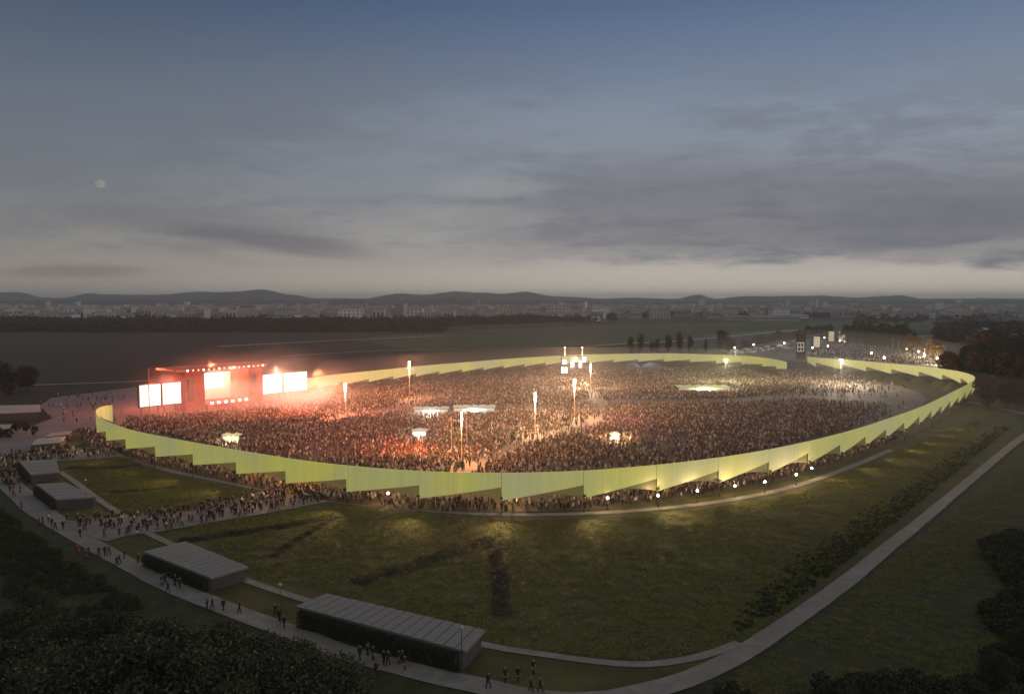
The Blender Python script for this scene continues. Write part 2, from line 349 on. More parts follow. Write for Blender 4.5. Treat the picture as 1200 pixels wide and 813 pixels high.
# meadow: everything round the arena between the outer path and the apron, with gentle real relief
MEADOW = [(-60, 500), (60, 508), (120, 500), (140, 470), (1180, 452), (1330, 470), (1400, 700), (1400, 1000), (-300, 1000), (-300, 560)]
sheet('meadow', MEADOW, 0.02, M_verge)
ROAD = P2([(-60, 520), (-12, 540), (4, 560), (25, 580), (50, 601), (100, 633), (150, 661), (200, 687), (250, 707), (300, 726), (350, 744), (402, 764), (500, 790), (560, 803), (620, 816), (690, 820), (740, 813), (800, 798), (862, 770), (900, 746), (950, 712), (1000, 675), (1040, 642), (1079, 611), (1140, 560), (1200, 511), (1260, 470)])
inner = catmull(ROAD[2:-1], 2.0)
RINGP = P2([(120, 520), (145, 534), (175, 545), (205, 553), (260, 564), (300, 572), (345, 580), (398, 588), (485, 597), (580, 603), (684, 602), (786, 595), (873, 583), (941, 567), (1000, 546), (1045, 527)])
obj('meadow_inner', mesh('meadow_inner', [Vector((p.x, p.y, 0.05)) for p in inner] + [at(1180, 455, 0.05), at(1000, 450, 0.05), at(500, 480, 0.05), at(140, 500, 0.05), at(60, 506, 0.05)], [tuple(range(len(inner) + 5))], M_meadow), kind='structure')
sheet('lawn', [(68, 540), (150, 530), (200, 552), (300, 574), (350, 583), (240, 600), (205, 601), (150, 606), (112, 580), (72, 556)], 0.08, M_lawn)
_, RL = strip('curved_path', ROAD, 5.2, 0.12, M_path, wf=lambda p: 3.5 - .4 * min(1, max(0, (p.x + 5) / 35)) - .7 * min(1, max(0, (p.x - 35) / 60)) + 1.6 * min(1, max(0, (-p.x - 75) / 25)))
strip('narrow_path', P2([(70, 553), (92, 568), (115, 585), (145, 605), (172, 624), (205, 640), (240, 660), (290, 681), (340, 698), (400, 716), (470, 734), (572, 757), (620, 765), (700, 776), (760, 779), (820, 770), (866, 754)]), 1.5, 0.16, M_path)
strip('ring_path', RINGP, 2.4, 0.14, M_path, w2=2.0)
sheet('gate_walk', [(74, 612), (112, 606), (150, 606), (205, 600), (250, 590), (300, 577), (345, 566), (398, 560), (402, 584), (350, 594), (300, 603), (245, 612), (190, 622), (150, 627), (125, 634), (100, 626)], 0.18, M_path)
sheet('left_walk', [(-40, 535), (0, 533), (60, 527), (150, 521), (158, 530), (150, 534), (100, 538), (68, 540), (30, 545), (20, 556), (26, 566), (16, 572), (0, 566), (-40, 556)], 0.15, M_path)
strip('side_path', P2([(1128, 470), (1150, 474), (1175, 479), (1215, 489)]), 2.6, 0.15, M_path)
sheet('apron', [(46, 476), (60, 466), (170, 452), (240, 448), (330, 440), (360, 455), (250, 500), (140, 520), (112, 505), (96, 500), (70, 512), (30, 530), (-30, 540), (-60, 520), (0, 505), (40, 498), (62, 490)], 0.10, M_plaza)
# far fields and taxiways
sheet('green_field', [(420, 399), (440, 394), (560, 389), (760, 384), (860, 377), (1250, 374), (1250, 384), (990, 390), (900, 389), (740, 402), (500, 412)], 0.25, M_far_green)
sheet('brown_field', [(-200, 392), (300, 391), (560, 387), (640, 390), (640, 405), (560, 412), (300, 427), (-200, 455)], 0.15, M_far_brown)
strip('taxiway', P2([(258, 406.3), (330, 402.5), (420, 398), (515, 394)]), 12, 0.5, M_runway, step=60)
strip('runway', P2([(690, 406), (730, 403.5), (800, 399.5), (880, 392), (935, 386.5)]), 14, 0.55, M_runway, step=60)
strip('perimeter_track', P2([(38, 452), (90, 450.5), (178, 447)]), 4, 0.5, M_runway, step=20)
strip('field_track', P2([(520, 389.4), (620, 388.2), (720, 385)]), 16, 0.6, M_runway, step=60)
strip('ditch_track', P2([(330, 418), (430, 412), (540, 409), (700, 408)]), 7, 0.4, M_road2, step=40)
sheet('long_green_field', [(520, 388), (730, 380), (940, 377), (930, 382), (730, 388), (540, 392)], 0.7, M_far_green)
strip('far_road', P2([(1068, 397), (1090, 393.5), (1120, 390), (1160, 388), (1240, 386)]), 14, 0.6, M_road2, step=50)
strip('festival_road', P2([(868, 411), (900, 403), (930, 397), (962, 392), (985, 390)]), 8, 0.5, M_road2, step=30)
sheet('festival_ground', [(850, 413), (900, 402), (948, 397), (985, 400), (1030, 405), (1062, 411), (1095, 421), (1100, 432), (1000, 424), (940, 424), (880, 418)], 0.3, M_plaza)

# ------------------------------------------------------------------ arena wall
TOP = 9.0
NEAR_PX = [(132, 474.5), (122, 475.5), (113.5, 479.5), (114, 486), (126, 494), (158, 504.5), (200, 513), (250, 522), (300, 530.5), (345, 537.5), (398, 544), (485, 551), (580, 553.5), (684, 551), (786, 542.5), (873, 531), (941, 518), (997, 504), (1041, 490), (1080, 476), (1110, 462), (1132, 451), (1142, 444), (1138, 439), (1118, 434), (1080, 429), (1040, 425.5), (1000, 422), (970, 420), (946, 418)]
FAR_PX = [(922, 424), (905, 420.5), (880, 417.5), (840, 415.5), (780, 414), (700, 415), (650, 417), (600, 420), (550, 424), (500, 428), (450, 433), (400, 438), (358, 443)]
near = Line(catmull([at(x, y, TOP) for x, y in NEAR_PX], 1.0))
far = Line(catmull([at(x, y, TOP) for x, y in FAR_PX], 1.0))
FILL_HEAD = MB().box(-.3, -.28, -.22, .15, .28, .22).me('floodlight', M_steel)  # housing for the spots added along the wall
def ring_wall(line, start, label, step, flip=False, zlo=3.1, zhi=5.9, flood=False):
    root = empty('arena_wall', (line.at(line.len / 2).x, line.at(line.len / 2).y, 0), label=label, cat='wall')
    base = root.location
    n1 = int(start / step); joints = [start - step * k for k in range(n1, 0, -1)] + [start + step * k for k in range(int((line.len - start) / step) + 1)]
    if joints[0] > 3: joints = [0] + joints
    if line.len - joints[-1] > 3: joints.append(line.len)
    for a, b in zip(joints, joints[1:]):
        K = 6; V = []; Fc = []
        for i in range(K + 1):
            t = i / K; s = a + 0.06 + (b - a - 0.12) * t; p = line.at(s); n = line.normal(s)
            tt = 1 - t if flip else t
            zb = zlo + (zhi - zlo) * tt
            off = 0.06 * (0.5 - tt)          # each panel stands slightly skewed so that its edge shows
            for dd in (0.0, 0.14):
                q = Vector((p.x, p.y, 0)) + n * (off + dd) - base
                V += [Vector((q.x, q.y, zb)), Vector((q.x, q.y, TOP))]
        for i in range(K):
            o = 4 * i; e = o + 4
            Fc += [(o, o + 1, e + 1, e), (o + 2, e + 2, e + 3, o + 3), (o + 1, o + 3, e + 3, e + 1), (o, e, e + 2, o + 2)]
        Fc += [(0, 2, 3, 1), (4 * K, 4 * K + 1, 4 * K + 3, 4 * K + 2)]
        obj('membrane_panel', mesh('membrane_panel', V, Fc, M_mem), root)
        # dim see-through fabric triangle hanging below the short end of the panel
        V = []; Fc = []
        lo_e, hi_e = (b, a) if flip else (a, b)
        for i in range(5):
            t = 0.42 + 0.575 * i / 4; s = lo_e + (hi_e - lo_e) * t; p = line.at(s); n = line.normal(s)
            zb = zlo + (zhi - zlo) * t; zz = zb - 0.03 - (zb - zlo - 0.1) * (i / 4)
            q = Vector((p.x, p.y, 0)) + n * -0.1 - base
            V += [Vector((q.x, q.y, zz)), Vector((q.x, q.y, zb - 0.02))]
        Fc = [(2 * i, 2 * i + 1, 2 * i + 3, 2 * i + 2) for i in range(4)]
        obj('mesh_screen', mesh('mesh_screen', V, Fc, M_scr), root)
    pole = None
    for s in joints:
        p = line.at(s); q = Vector((p.x, p.y, 0)) - base + line.normal(s) * 0.35
        if not pole: pole = MB().tube((0, 0, 0), (0, 0, 3.6 if not flood else 4.0), 0.09, n=6).box(-0.3, -0.3, 0, 0.3, 0.3, 0.15).me('pole', M_steel)
        obj('pole', pole, root, loc=q)
        if flood and p.y < 320 and s < near.len * .62:
            n = line.normal(s); n = n if (Vector((35, 300, 0)) - p).dot(n) < 0 else -n
            hd = obj('floodlight', FILL_HEAD, root, loc=Vector((q.x, q.y, 3.7)) + n * .35, rz=math.atan2(n.y, n.x))  # added fixture for the meadow fill
            hd = Vector((p.x, p.y, 3.9)) + n * 1.1
            add_light('added_wall_floodlight', 'SPOT', hd, 7500 if p.x > -95 else 3000, (1, .70, .22), aim=Vector((p.x, p.y, 4.5)) + n * 30, radius=.3, spot=1.7)  # added spot, lights the meadow in place of the wall's own glow
    # low kerb rail footing carrying the poles
    mb = MB()
    return root, joints
def near_s(px):     # arc length where the near wall passes pixel x (front side)
    best = None
    for i, p in enumerate(near.p):
        if p.y < 300 or px > 900 or px < 250:
            x = 600 + F * p.x / (p.y * math.cos(PITCH) + (H - TOP) * math.sin(PITCH))
            if best is None or abs(x - px) < best[0]: best = (abs(x - px), near.s[i])
    return best[1]
near_root, near_j = ring_wall(near, near_s(684), 'long glowing yellow green fabric wall sweeping round the near side of the arena', 17.6, flood=True)
far_root, far_j = ring_wall(far, 0, 'glowing yellow fabric wall along the far side of the arena behind the crowd', 17.6, flip=True, zlo=3.4, zhi=5.0)
# grassy mounds inside the far stretches of the wall
def mound_mesh(L_, w, h):
    V = []; Fc = []; nx, ny = 14, 6
    for i in range(nx + 1):
        for j in range(ny + 1):
            x = (i / nx - .5) * L_; y = (j / ny - .5) * w
            k = max(0, math.cos(math.pi * (i / nx - .5))) ** 0.7 * max(0, math.cos(math.pi * (j / ny - .5))) ** 0.8
            V.append((x, y, h * k * (1 + 0.15 * pnoise(Vector((x * .4, y * .4, L_))))))
    for i in range(nx):
        for j in range(ny):
            a = i * (ny + 1) + j; Fc.append((a, a + ny + 1, a + ny + 2, a + 1))
    return mesh('mound', V, Fc, M_strip, smooth=True)
MND = mound_mesh(16.5, 9, 4.6)
_mo = {True: 0, False: 0}
_ord = 'first second third fourth fifth sixth seventh eighth ninth tenth eleventh twelfth thirteenth fourteenth fifteenth sixteenth seventeenth eighteenth nineteenth twentieth twenty-first twenty-second twenty-third twenty-fourth twenty-fifth twenty-sixth'.split()
def MORD(f):
    _mo[f] += 1; return _ord[_mo[f] - 1]
for ln, js, cond in ((far, far_j, lambda x, y: True), (near, near_j[::-1], lambda x, y: x > 150 and y > 330)):
    for a, b in zip(js, js[1:]):
        a, b = min(a, b), max(a, b); s = (a + b) / 2; p = ln.at(s)
        if not cond(p.x, p.y) or b - a < 8: continue
        n = ln.normal(s); ctr = near.at(near.len * .45)
        inn = n if (Vector((30, 320, 0)) - p).dot(n) > 0 else -n
        q = p + inn * 5.5; t = ln.at(s + .5) - ln.at(s - .5)
        o = obj('grass_mound', MND, loc=(q.x, q.y, 0.0), rz=math.atan2(t.y, t.x)); o.scale = (1, 1, R.uniform(0.8, 1.1))
        tag(o, label=MORD(ln is far) + (' low dark green mound from the right at the foot of the far glowing wall' if ln is far else ' rounded mound from the wall gap under the right hand glowing wall'), cat='mound', group='rounded mounds along the foot of the wall' if ln is far else 'rounded mounds under the right hand wall')
# arena floor: gravel inside the ring, grass bank on the right
ring_poly = [Vector((p.x, p.y, 0)) for p in near.p[::6]] + [Vector((p.x, p.y, 0)) for p in far.p[::6]]
def shrink(P, k, c): return [c + (p - c) * k for p in P]
cen = Vector((35, 300, 0))
obj('arena_bank', mesh('arena_bank', [Vector((p.x, p.y, 0.20)) for p in shrink(ring_poly, 0.992, cen)], [tuple(range(len(ring_poly)))], M_bank), kind='structure')
GRAV = [(150, 490), (140, 503), (200, 513), (300, 536), (400, 550), (500, 558), (600, 560), (700, 557), (800, 547), (900, 528), (985, 506), (1050, 489), (1080, 476), (1086, 468), (1078, 460), (1055, 452), (1020, 446), (985, 440), (945, 436), (900, 434), (830, 432), (700, 430), (600, 434), (500, 442), (420, 450), (350, 462), (250, 485)]
_, GP = sheet('arena_floor', GRAV, 0.26, M_arena)

# ------------------------------------------------------------------ people
def cloth_mat(name, ramp_cols):
    m = bpy.data.materials.new(name); m.use_nodes = True; nt = m.node_tree; b = nt.nodes['Principled BSDF']
    oi = nt.nodes.new('ShaderNodeObjectInfo'); r = nt.nodes.new('ShaderNodeValToRGB'); r.color_ramp.interpolation = 'CONSTANT'
    nt.links.new(oi.outputs['Random'], r.inputs[0])
    while len(r.color_ramp.elements) < len(ramp_cols): r.color_ramp.elements.new(0.5)
    for e, (p, c) in zip(r.color_ramp.elements, ramp_cols): e.position = p; e.color = (*c, 1)
    nt.links.new(r.outputs[0], b.inputs['Base Color']); b.inputs['Roughness'].default_value = 0.9; b.inputs['Specular IOR Level'].default_value = 0.1
    return m
M_crowd = cloth_mat('crowd_clothes', [(0, (0.025, 0.02, 0.022)), (0.26, (0.06, 0.04, 0.035)), (0.42, (0.20, 0.09, 0.05)), (0.50, (0.30, 0.24, 0.15)), (0.62, (0.10, 0.11, 0.10)), (0.74, (0.55, 0.50, 0.40)), (0.84, (0.30, 0.20, 0.10)), (0.92, (0.72, 0.68, 0.58))])
M_crowd_leg = cloth_mat('crowd_trousers', [(0, (0.03, 0.03, 0.04)), (0.5, (0.06, 0.055, 0.06)), (0.8, (0.14, 0.12, 0.10))])
M_skin = mat('skin', (0.46, 0.29, 0.21)); M_hair = mat('hair', (0.03, 0.02, 0.015))
def crowd_person(arm):
    m = MB()
    for s in (-1, 1):
        m.tube((s * 0.09, 0.04 * s, 0), (s * 0.10, 0, 0.86), 0.065, 0.10, n=5, mi=1)
        if arm == 1: m.tube((s * 0.22, 0, 1.42), (s * 0.30, 0.12, 1.85), 0.06, 0.04, n=4, mi=0)
        elif arm == 2: m.tube((s * 0.22, 0, 1.42), (s * 0.16, 0.26, 1.16), 0.06, 0.045, n=4, mi=0)
        else: m.tube((s * 0.23, 0, 1.42), (s * 0.27, 0.03, 0.82), 0.06, 0.04, n=4, mi=0)
    m.tube((0, 0, 0.82), (0, 0, 1.48), 0.17, 0.22, n=6, mi=0)
    m.tube((0, 0, 1.46), (0, 0, 1.56), 0.06, 0.06, n=4, mi=2)
    m.ball((0, 0.01, 1.66), 0.115, mi=2, nu=6, nv=4, sc=(0.9, 1, 1.15)); m.ball((0, -0.03, 1.70), 0.118, mi=3, nu=6, nv=4, sc=(0.95, 1, 0.95))
    return m.me('crowd_person', [M_crowd, M_crowd_leg, M_skin, M_hair])
CP = [crowd_person(k) for k in (0, 0, 1, 2)]
aisles = [Line(catmull(P2(l), 3)) for l in ([(545, 556), (590, 530), (640, 512), (690, 498), (703, 482), (694, 462), (684, 450)], [(694, 472), (760, 473), (850, 471), (930, 467), (1000, 470), (1060, 470)], [(455, 482), (480, 474), (505, 462)], [(345, 500), (395, 492), (440, 484), (580, 478), (640, 479)])]
aw = [3.6, 8.5, 7, 5]
GPX = [(x, y) for x, y in GRAV]
def topx(p):
    yc = p.y * math.cos(PITCH) + (H - p.z) * math.sin(PITCH); vz = -(H - p.z) * math.cos(PITCH) + p.y * math.sin(PITCH)
    return 600 + F * p.x / yc, CY - F * vz / yc
NOGO = []   # (x,y,r) footprints of things standing in the crowd
STAGE_POLY = []
def crowd_points():
    pts = []
    x0, x1, y0, y1 = -150, 235, 150, 500
    pr = [(p.x, p.y) for p in shrink(ring_poly, 0.975, cen)]; gp = [(p.x, p.y) for p in GP]
    cell = 1.12
    for i in range(int((x1 - x0) / cell)):
        for j in range(int((y1 - y0) / cell)):
            x = x0 + (i + R.random()) * cell; y = y0 + (j + R.random()) * cell
            if not inpoly(x, y, gp): continue
            q = Vector((x, y, 0.26)); px, py = topx(q)
            dens = 0.76 + 0.65 * pnoise(Vector((x * 0.03, y * 0.03, 1))) + 0.2 * pnoise(Vector((x * .12, y * .12, 4)))
            e = px - (905 + (py - 440) * 1.3) + 45 * pnoise(Vector((x * .04, y * .04, 8)))
            if e > 0: dens *= max(0.10 if py > 445 else 0.28, 0.62 - e / 150)
            if px > 1040 and py > 450: dens *= 0.35
            if R.random() > dens: continue
            skip = False
            for ai, (a, w) in enumerate(zip(aisles, aw)):
                if a.dist(q, 2) < w * (1 + 0.3 * pnoise(Vector((x * .1, y * .1, 2)))) and R.random() < (.95 if ai == 1 else .84): skip = True; break
            if skip: continue
            if any((x - a) ** 2 + (y - b) ** 2 < r * r for a, b, r in NOGO): continue
            if STAGE_POLY and inpoly(x, y, STAGE_POLY): continue
            pts.append(q)
    # people under and just inside the near wall
    for k in range(1500):
        s = R.uniform(0.06, 0.56) * near.len; p = near.at(s); n = near.normal(s)
        inn = n if (cen - p).dot(n) > 0 else -n
        q = p + inn * R.uniform(1.5, 9); pts.append(Vector((q.x, q.y, 0.22)))
    return pts

# ------------------------------------------------------------------ stage
st_a, st_b = at(163, 489), at(362, 466)
ax = (st_b - st_a); ax.z = 0; SL = ax.length; ax.normalize(); az = math.atan2(ax.y, ax.x)
stage = empty('concert_stage', (st_a.x, st_a.y, 0.26), az, label='wide red lit concert stage with big glowing screens on both wings', cat='stage')
M_red = mat('stage_red_tone', (0.30, 0.055, 0.035), col2=(0.22, 0.04, 0.03), scale=0.5)
M_truss = mat('truss_red', (0.34, 0.12, 0.09), rough=0.5)
M_led = glow('led_screen', (1.0, 0.90, 0.80), 1.5); M_ledr = glow('stage_back_glow', (1.0, 0.42, 0.26), 0.6)
M_amber = glow('lamp_amber', (1.0, 0.50, 0.22), 1.6); M_warm = glow('lamp_warm', (1.0, 0.80, 0.52), 5); M_white = glow('lamp_white', (1.0, 0.92, 0.80), 9)
M_rose = glow('red_wash_lamp', (1.0, 0.22, 0.10), 5)
def sbox(name, x0, y0, z0, x1, y1, z1, m, par=None, lab=None):
    o = obj(name, MB().box(x0, y0, z0, x1, y1, z1).me(name, m), par or stage)
    if lab: o['label'] = lab
    return o
# local frame: x along the stage, -y towards the crowd
def lx(px):       # position along the stage line for a photo column
    d = Vector(((px - 600) / F, math.cos(PITCH))); best = min(((abs((st_a + ax * s).x / ((st_a + ax * s).y + 2.7) - (px - 600) / F)), s) for s in [i * 0.25 for i in range(int(SL * 4) + 60)])
    return best[1]
X = {k: lx(k) for k in (165, 189, 192, 213, 216, 239, 290, 306, 309, 331, 334, 360)}
for x0, x1 in ((165, 189), (192, 213), (309, 331), (334, 360)):
    f = sbox('screen_frame', X[x0] - 0.4, 0.05, 3.3, X[x1] + 0.4, 1.2, 12.4, M_steel)
    sbox('led_screen', X[x0], -0.12, 3.7, X[x1], 0.04, 12.0, M_led, f)
    for sx in (X[x0] + 0.5, X[x1] - 0.9): obj('screen_leg', MB().box(sx, 0.2, 0, sx + 0.4, 1.0, 3.28).me('screen_leg', M_truss), f)
for a, b, hh in ((216, 239, 16.2), (290, 306, 15.5)):
    t = sbox('speaker_tower', X[a] + .1, -1.6, 0, X[b] - .1, 8, hh, M_red)
    mb = MB()
    for k in range(8): mb.box(X[a] + 1, -2.3 - 0.06 * k, 4 + k * 1.15, X[a] + 3.2, -1.64, 5.05 + k * 1.15)
    obj('line_array', mb.me('line_array', M_steel), t)
sbox('stage_deck', X[239], -3.5, 0, X[290], 14, 2.2, M_red)  # red light on the deck is put into its base colour
sbox('stage_back_wall', X[239], 13.0, 2.21, X[290], 13.6, 13.5, M_ledr)
sbox('stage_roof', X[213] - 3, -3, 16.3, X[306] + 1.5, 14, 17.2, M_truss)
sbox('rear_screen', X[239] + 5, 12.7, 7, X[290] - 3.5, 12.96, 13.2, M_led)
mb = MB(); nb = 22
for k in range(nb):
    xa = X[165] + 2 + (X[306] - X[165]) * k / nb; xb = X[165] + 2 + (X[306] - X[165]) * (k + 1) / nb
    mb.tube((xa, -3.3, 17.4), (xb, -3.3, 18.6 if k % 2 else 17.4), 0.09, n=4); mb.tube((xa, -3.3, 18.6), (xb, -3.3, 18.6), 0.09, n=4); mb.tube((xa, -3.3, 17.4), (xb, -3.3, 17.4), 0.09, n=4); mb.tube((xa, -3.3, 17.4), (xa, -3.3, 18.6), 0.07, n=4)
obj('roof_truss', mb.me('roof_truss', M_truss), stage)
obj('truss_leg', MB().tube((X[165] + 2, -3.3, 0), (X[165] + 2, -3.3, 18.5), 0.18, n=5).me('truss_leg', M_truss), stage)
for k in range(16):
    xx = X[213] + (X[306] - X[213]) * (k + .5) / 16
    l = obj('stage_lamp', MB().box(-0.35, -0.3, -0.45, 0.35, 0.25, 0.3).me('stage_lamp', M_steel), stage, loc=(xx, -3.6, 16.8))
    obj('lamp_lens', MB().box(-0.28, -0.36, -0.38, 0.28, -0.305, 0.2).me('lamp_lens', M_rose if k % 3 else M_white), l)
for k in range(6):
    xx = X[239] + 2 + (X[290] - X[239] - 4) * k / 5
    obj('floor_lamp', MB().box(xx - .4, -3.3, 2.21, xx + .4, -2.7, 3.0).me('floor_lamp', M_white), stage)
def stw(x, y, z): return stage.matrix_basis @ Vector((x, y, z))
bpy.context.view_layer.update()
STAGE_POLY = [tuple((Matrix.Translation(stage.location) @ Matrix.Rotation(az, 4, 'Z') @ Vector(p))[:2]) for p in ((-4, -4.5, 0), (SL + 10, -4.5, 0), (SL + 10, 120, 0), (-4, 120, 0))]
def sw(x, y, z): return Matrix.Translation(stage.location) @ Matrix.Rotation(az, 4, 'Z') @ Vector((x, y, z))
for k, (xk, yk, zk, pw, cl) in enumerate(((X[216] - 8, -9, 15, 9000, (1, .22, .12)), (X[239] + 10, -12, 17, 15000, (1, .26, .14)), (X[306] + 4, -14, 15, 16000, (1, .45, .28)), (X[360] + 2, -12, 12, 10000, (1, .30, .12)))):
    add_light('stage_light', 'SPOT', sw(xk, yk + 8, zk), pw * 6, cl, aim=sw(xk, yk - 12, 0), radius=1.0, spot=2.4)
add_light('stage_wash', 'POINT', sw((X[239] + X[290]) / 2, 4, 14), 30000, (1, .35, .22), radius=2)
add_light('added_crowd_spot', 'SPOT', at(405, 487) + Vector((-1, -1, 13)), 110000, (1, .86, .70), aim=at(322, 472, 0), radius=.6, spot=.75)  # added spot, brightens the crowd before the stage from the near side
add_light('added_crowd_spot', 'SPOT', at(405, 487) + Vector((-1, -1.5, 12)), 170000, (1, .16, .07), aim=at(250, 492, 0), radius=.6, spot=1.2)  # added spot, reddens the crowd by the stage
add_light('added_crowd_spot', 'SPOT', at(541, 541) + Vector((-1, -1, 12)), 110000, (1, .20, .08), aim=at(385, 520, 0), radius=.6, spot=1.3)  # another added spot, reddens the left crowd
for k in (0.15, 0.5, 0.9): add_light('backstage_light', 'POINT', sw(SL * k, 16, 17.8), 20000, (1, .16, .06), radius=1)

# ------------------------------------------------------------------ light masts in the crowd
M_mast = mat('mast_glow_steel', (0.5, 0.36, 0.22), rough=0.5, em=(1.0, 0.50, 0.22), es=0.32)  # orange lamp light on the steel put in as a faint emission
def mast_mesh_parts(): pass
def light_mast(px, ytop, ybase, label, power, col, n=1, big=1.0, lampcol=None):
    b = at(px, ybase, 0.26); d = b.y; hh = (ybase - ytop) * d / F
    r = empty('light_mast', b, label=label, cat='light mast', group='tall light masts standing in the arena crowd')
    obj('base_plate', MB().box(-.7, -.7, 0, .7, .7, .3).me('base_plate', M_steel), r)
    obj('pole', MB().tube((0, 0, .3), (0, 0, hh * 0.62), .12, .09).me('pole', M_mast), r)
    for k in range(9):
        z = hh * (0.50 + 0.49 * k / 8); w = (0.09 + 0.046 * k) * big
        obj('lamp', MB().ball((0, 0, 0), 1, nu=8, nv=6).me('lamp', M_amber if k < 5 else M_warm), r, loc=(0, 0, z)).scale = (w, w, hh * .026)
    obj('lamp_rod', MB().tube((0, 0, hh * .62), (0, 0, hh), .09).me('lamp_rod', M_mast), r)
    add_light('mast_light', 'POINT', (b.x, b.y - 1.2, hh * 0.9), power * 11.5, col, radius=0.8)
    NOGO.append((b.x, b.y, 1.6)); return r
CF = 1
light_mast(405, 449, 487, 'light mast closest to the stage screens, its lamps glowing white', 5600, (1, .28, .15), big=1.1)
light_mast(480, 423, 466, 'tall light mast reaching above the far wall in line with the taxiway end', 5600, (1, .36, .16))
light_mast(541, 482, 541, 'slender light mast nearest the near wall beside two thin masts', 3600, (1, .44, .20), big=0.45)
light_mast(627, 460, 508, 'light mast with a flame shaped lamp stack left of the brightest mast', 4200, (1, .56, .28), big=0.85)
light_mast(673, 444, 488, 'brightest light mast with a wide orange white lamp stack mid arena', 5800, (1, .56, .28), big=1.25)
light_mast(692, 426, 460, 'thin light mast just right of the relay tower', 3300, (1, .66, .42), big=0.6)
for px, yb in ((529, 532), (547, 524)):
    b = at(px, yb, .26)
    o = obj('thin_mast', MB().tube((0, 0, 0), (0, 0, 10.5), .09, .05).box(-.35, -.35, 0, .35, .35, .2).ball((0, 0, 10.6), .22, nu=6, nv=4).me('thin_mast', M_mast), loc=b,
            label='thin unlit mast %s of the slender lit mast near the near wall' % ('left' if px < 541 else 'right'), cat='mast')
# relay tower: brightest cluster at the far side
rb = at(672, 443, .26)
rt = empty('relay_tower', rb, label='scaffold relay tower with banks of dazzling floodlights at the far wall', cat='lighting tower')
m = MB()
for sx in (-7, -2.5, 2.5, 7):
    for sy in (-1.2, 1.2): m.tube((sx, sy, 0), (sx, sy, 13), .12, n=4)
for z in (4, 8, 12.8):
    for sy in (-1.2, 1.2): m.tube((-7, sy, z), (7, sy, z), .10, n=4)
for a, b in ((-7, -2.5), (2.5, 7)):
    for z in (0, 4, 8): m.tube((a, -1.2, z), (b, -1.2, z + 4), .08, n=4)
obj('scaffold', m.me('scaffold', M_post), rt)
for x0, x1, z0, z1 in ((-7.4, -3.4, 3.2, 6.6), (-6.6, -4.2, 8.2, 10.6), (-1.9, .2, 6.4, 9.8), (.6, 2.2, 9.8, 12.2), (2.9, 4.6, 6.2, 10.4), (5.0, 7.0, 9.4, 12.6)):
    p_ = obj('floodlight_bank', MB().box(x0, -1.9, z0, x1, -1.35, z1).me('floodlight_bank', M_steel), rt)
    nx, nz = 2, 3
    for i in range(nx):
        for j in range(nz):
            obj('lamp_lens', MB().box(x0 + (x1 - x0) * (i + .2) / nx, -2.0, z0 + (z1 - z0) * (j + .2) / nz, x0 + (x1 - x0) * (i + .8) / nx, -1.91, z0 + (z1 - z0) * (j + .8) / nz).me('lamp_lens', M_white), p_)
for sx in (-5, 5):
    obj('spike', MB().tube((sx, 0, 13), (sx, 0, 17.5), .15, .05).ball((sx, 0, 17.6), .45, nu=6, nv=4).me('spike', M_warm), rt)
NOGO.append((rb.x, rb.y, 9))
add_light('relay_light', 'SPOT', (rb.x, rb.y - 3, 12), 380000, (1, .58, .32), aim=(rb.x - 12, rb.y - 60, 0), radius=1.5, spot=2.5)
# lit bars and booths in the crowd
M_tentw = mat('lit_white_canopy', (0.22, 0.21, 0.19), em=(0.95, 0.88, 0.72), es=0.30)
M_tenty = mat('lit_yellow_canopy', (0.22, 0.22, 0.13), em=(0.95, 0.93, 0.50), es=0.30)
def tent(name, pxc, pyb, w, dpt, h, label, m, power=0, col=(1, 1, 1), rz=0.0, cat='tent', bays=4):
    b = at(pxc, pyb, .26); r = empty(name, b, rz, label=label, cat=cat)
    for i in range(bays):
        a = -w / 2 + w * i / bays; c = a + w / bays; mid = (a + c) / 2
        V = [(a, 0, h), (c, 0, h), (c, dpt, h), (a, dpt, h), (mid, dpt / 2, h + .8)]
        obj('canopy', mesh('canopy', V, [(0, 1, 4), (1, 2, 4), (2, 3, 4), (3, 0, 4), (0, 3, 2, 1)], m), r)
        for x, y in ((a + .15, .15), (a + .15, dpt - .15)): obj('post', MB().tube((x, y, 0), (x, y, h), .07, n=4).me('post', M_steel), r)
    for x, y in ((w / 2 - .15, .15), (w / 2 - .15, dpt - .15)): obj('post', MB().tube((x, y, 0), (x, y, h), .07, n=4).me('post', M_steel), r)
    obj('glow_counter', MB().box(-w / 2 + .5, .4, 0, w / 2 - .5, 1.0, h - .35).me('glow_counter', M_tentw), r)  # raised almost to the canopy and made to glow as a patch of light
    NOGO.append((b.x, b.y + dpt / 2, max(dpt, 3))) if w < 12 else [NOGO.append((b.x - w / 2 + k * 2.5, b.y + dpt / 2, dpt * .6 + 1)) for k in range(int(w / 2.5) + 1)]
    if power: add_light('tent_light', 'POINT', (b.x, b.y - 2.2, h - .2), power * 4, col, radius=0.8)
    return r
tent('bar_tent', 505, 486, 14, 6, 2.3, 'left half of the long white lit bar tent in mid crowd', M_tentw, 1500, (.95, 1, .85), .05, bays=4)
tent('bar_tent', 556, 484.5, 17, 7, 2.4, 'right half of the long white lit bar tent in mid crowd', M_tentw, 1500, (.95, 1, .85), .05, bays=5)
tent('kiosk', 491, 513, 5.4, 4.5, 2.2, 'small square white lit kiosk surrounded by crowd left of centre', M_tentw, 900, (1, .9, .8), cat='kiosk', bays=1)
tent('kiosk', 721, 517, 3.4, 3, 2.2, 'small dazzling kiosk with orange glow in the front right crowd', M_tentw, 3200, (1, .55, .28), cat='kiosk', bays=1)
tent('bar_tent', 826, 459, 26, 9, 2.2, 'long yellow lit tent in the far right crowd', M_tenty, 6000, (1, .95, .5), bays=6)
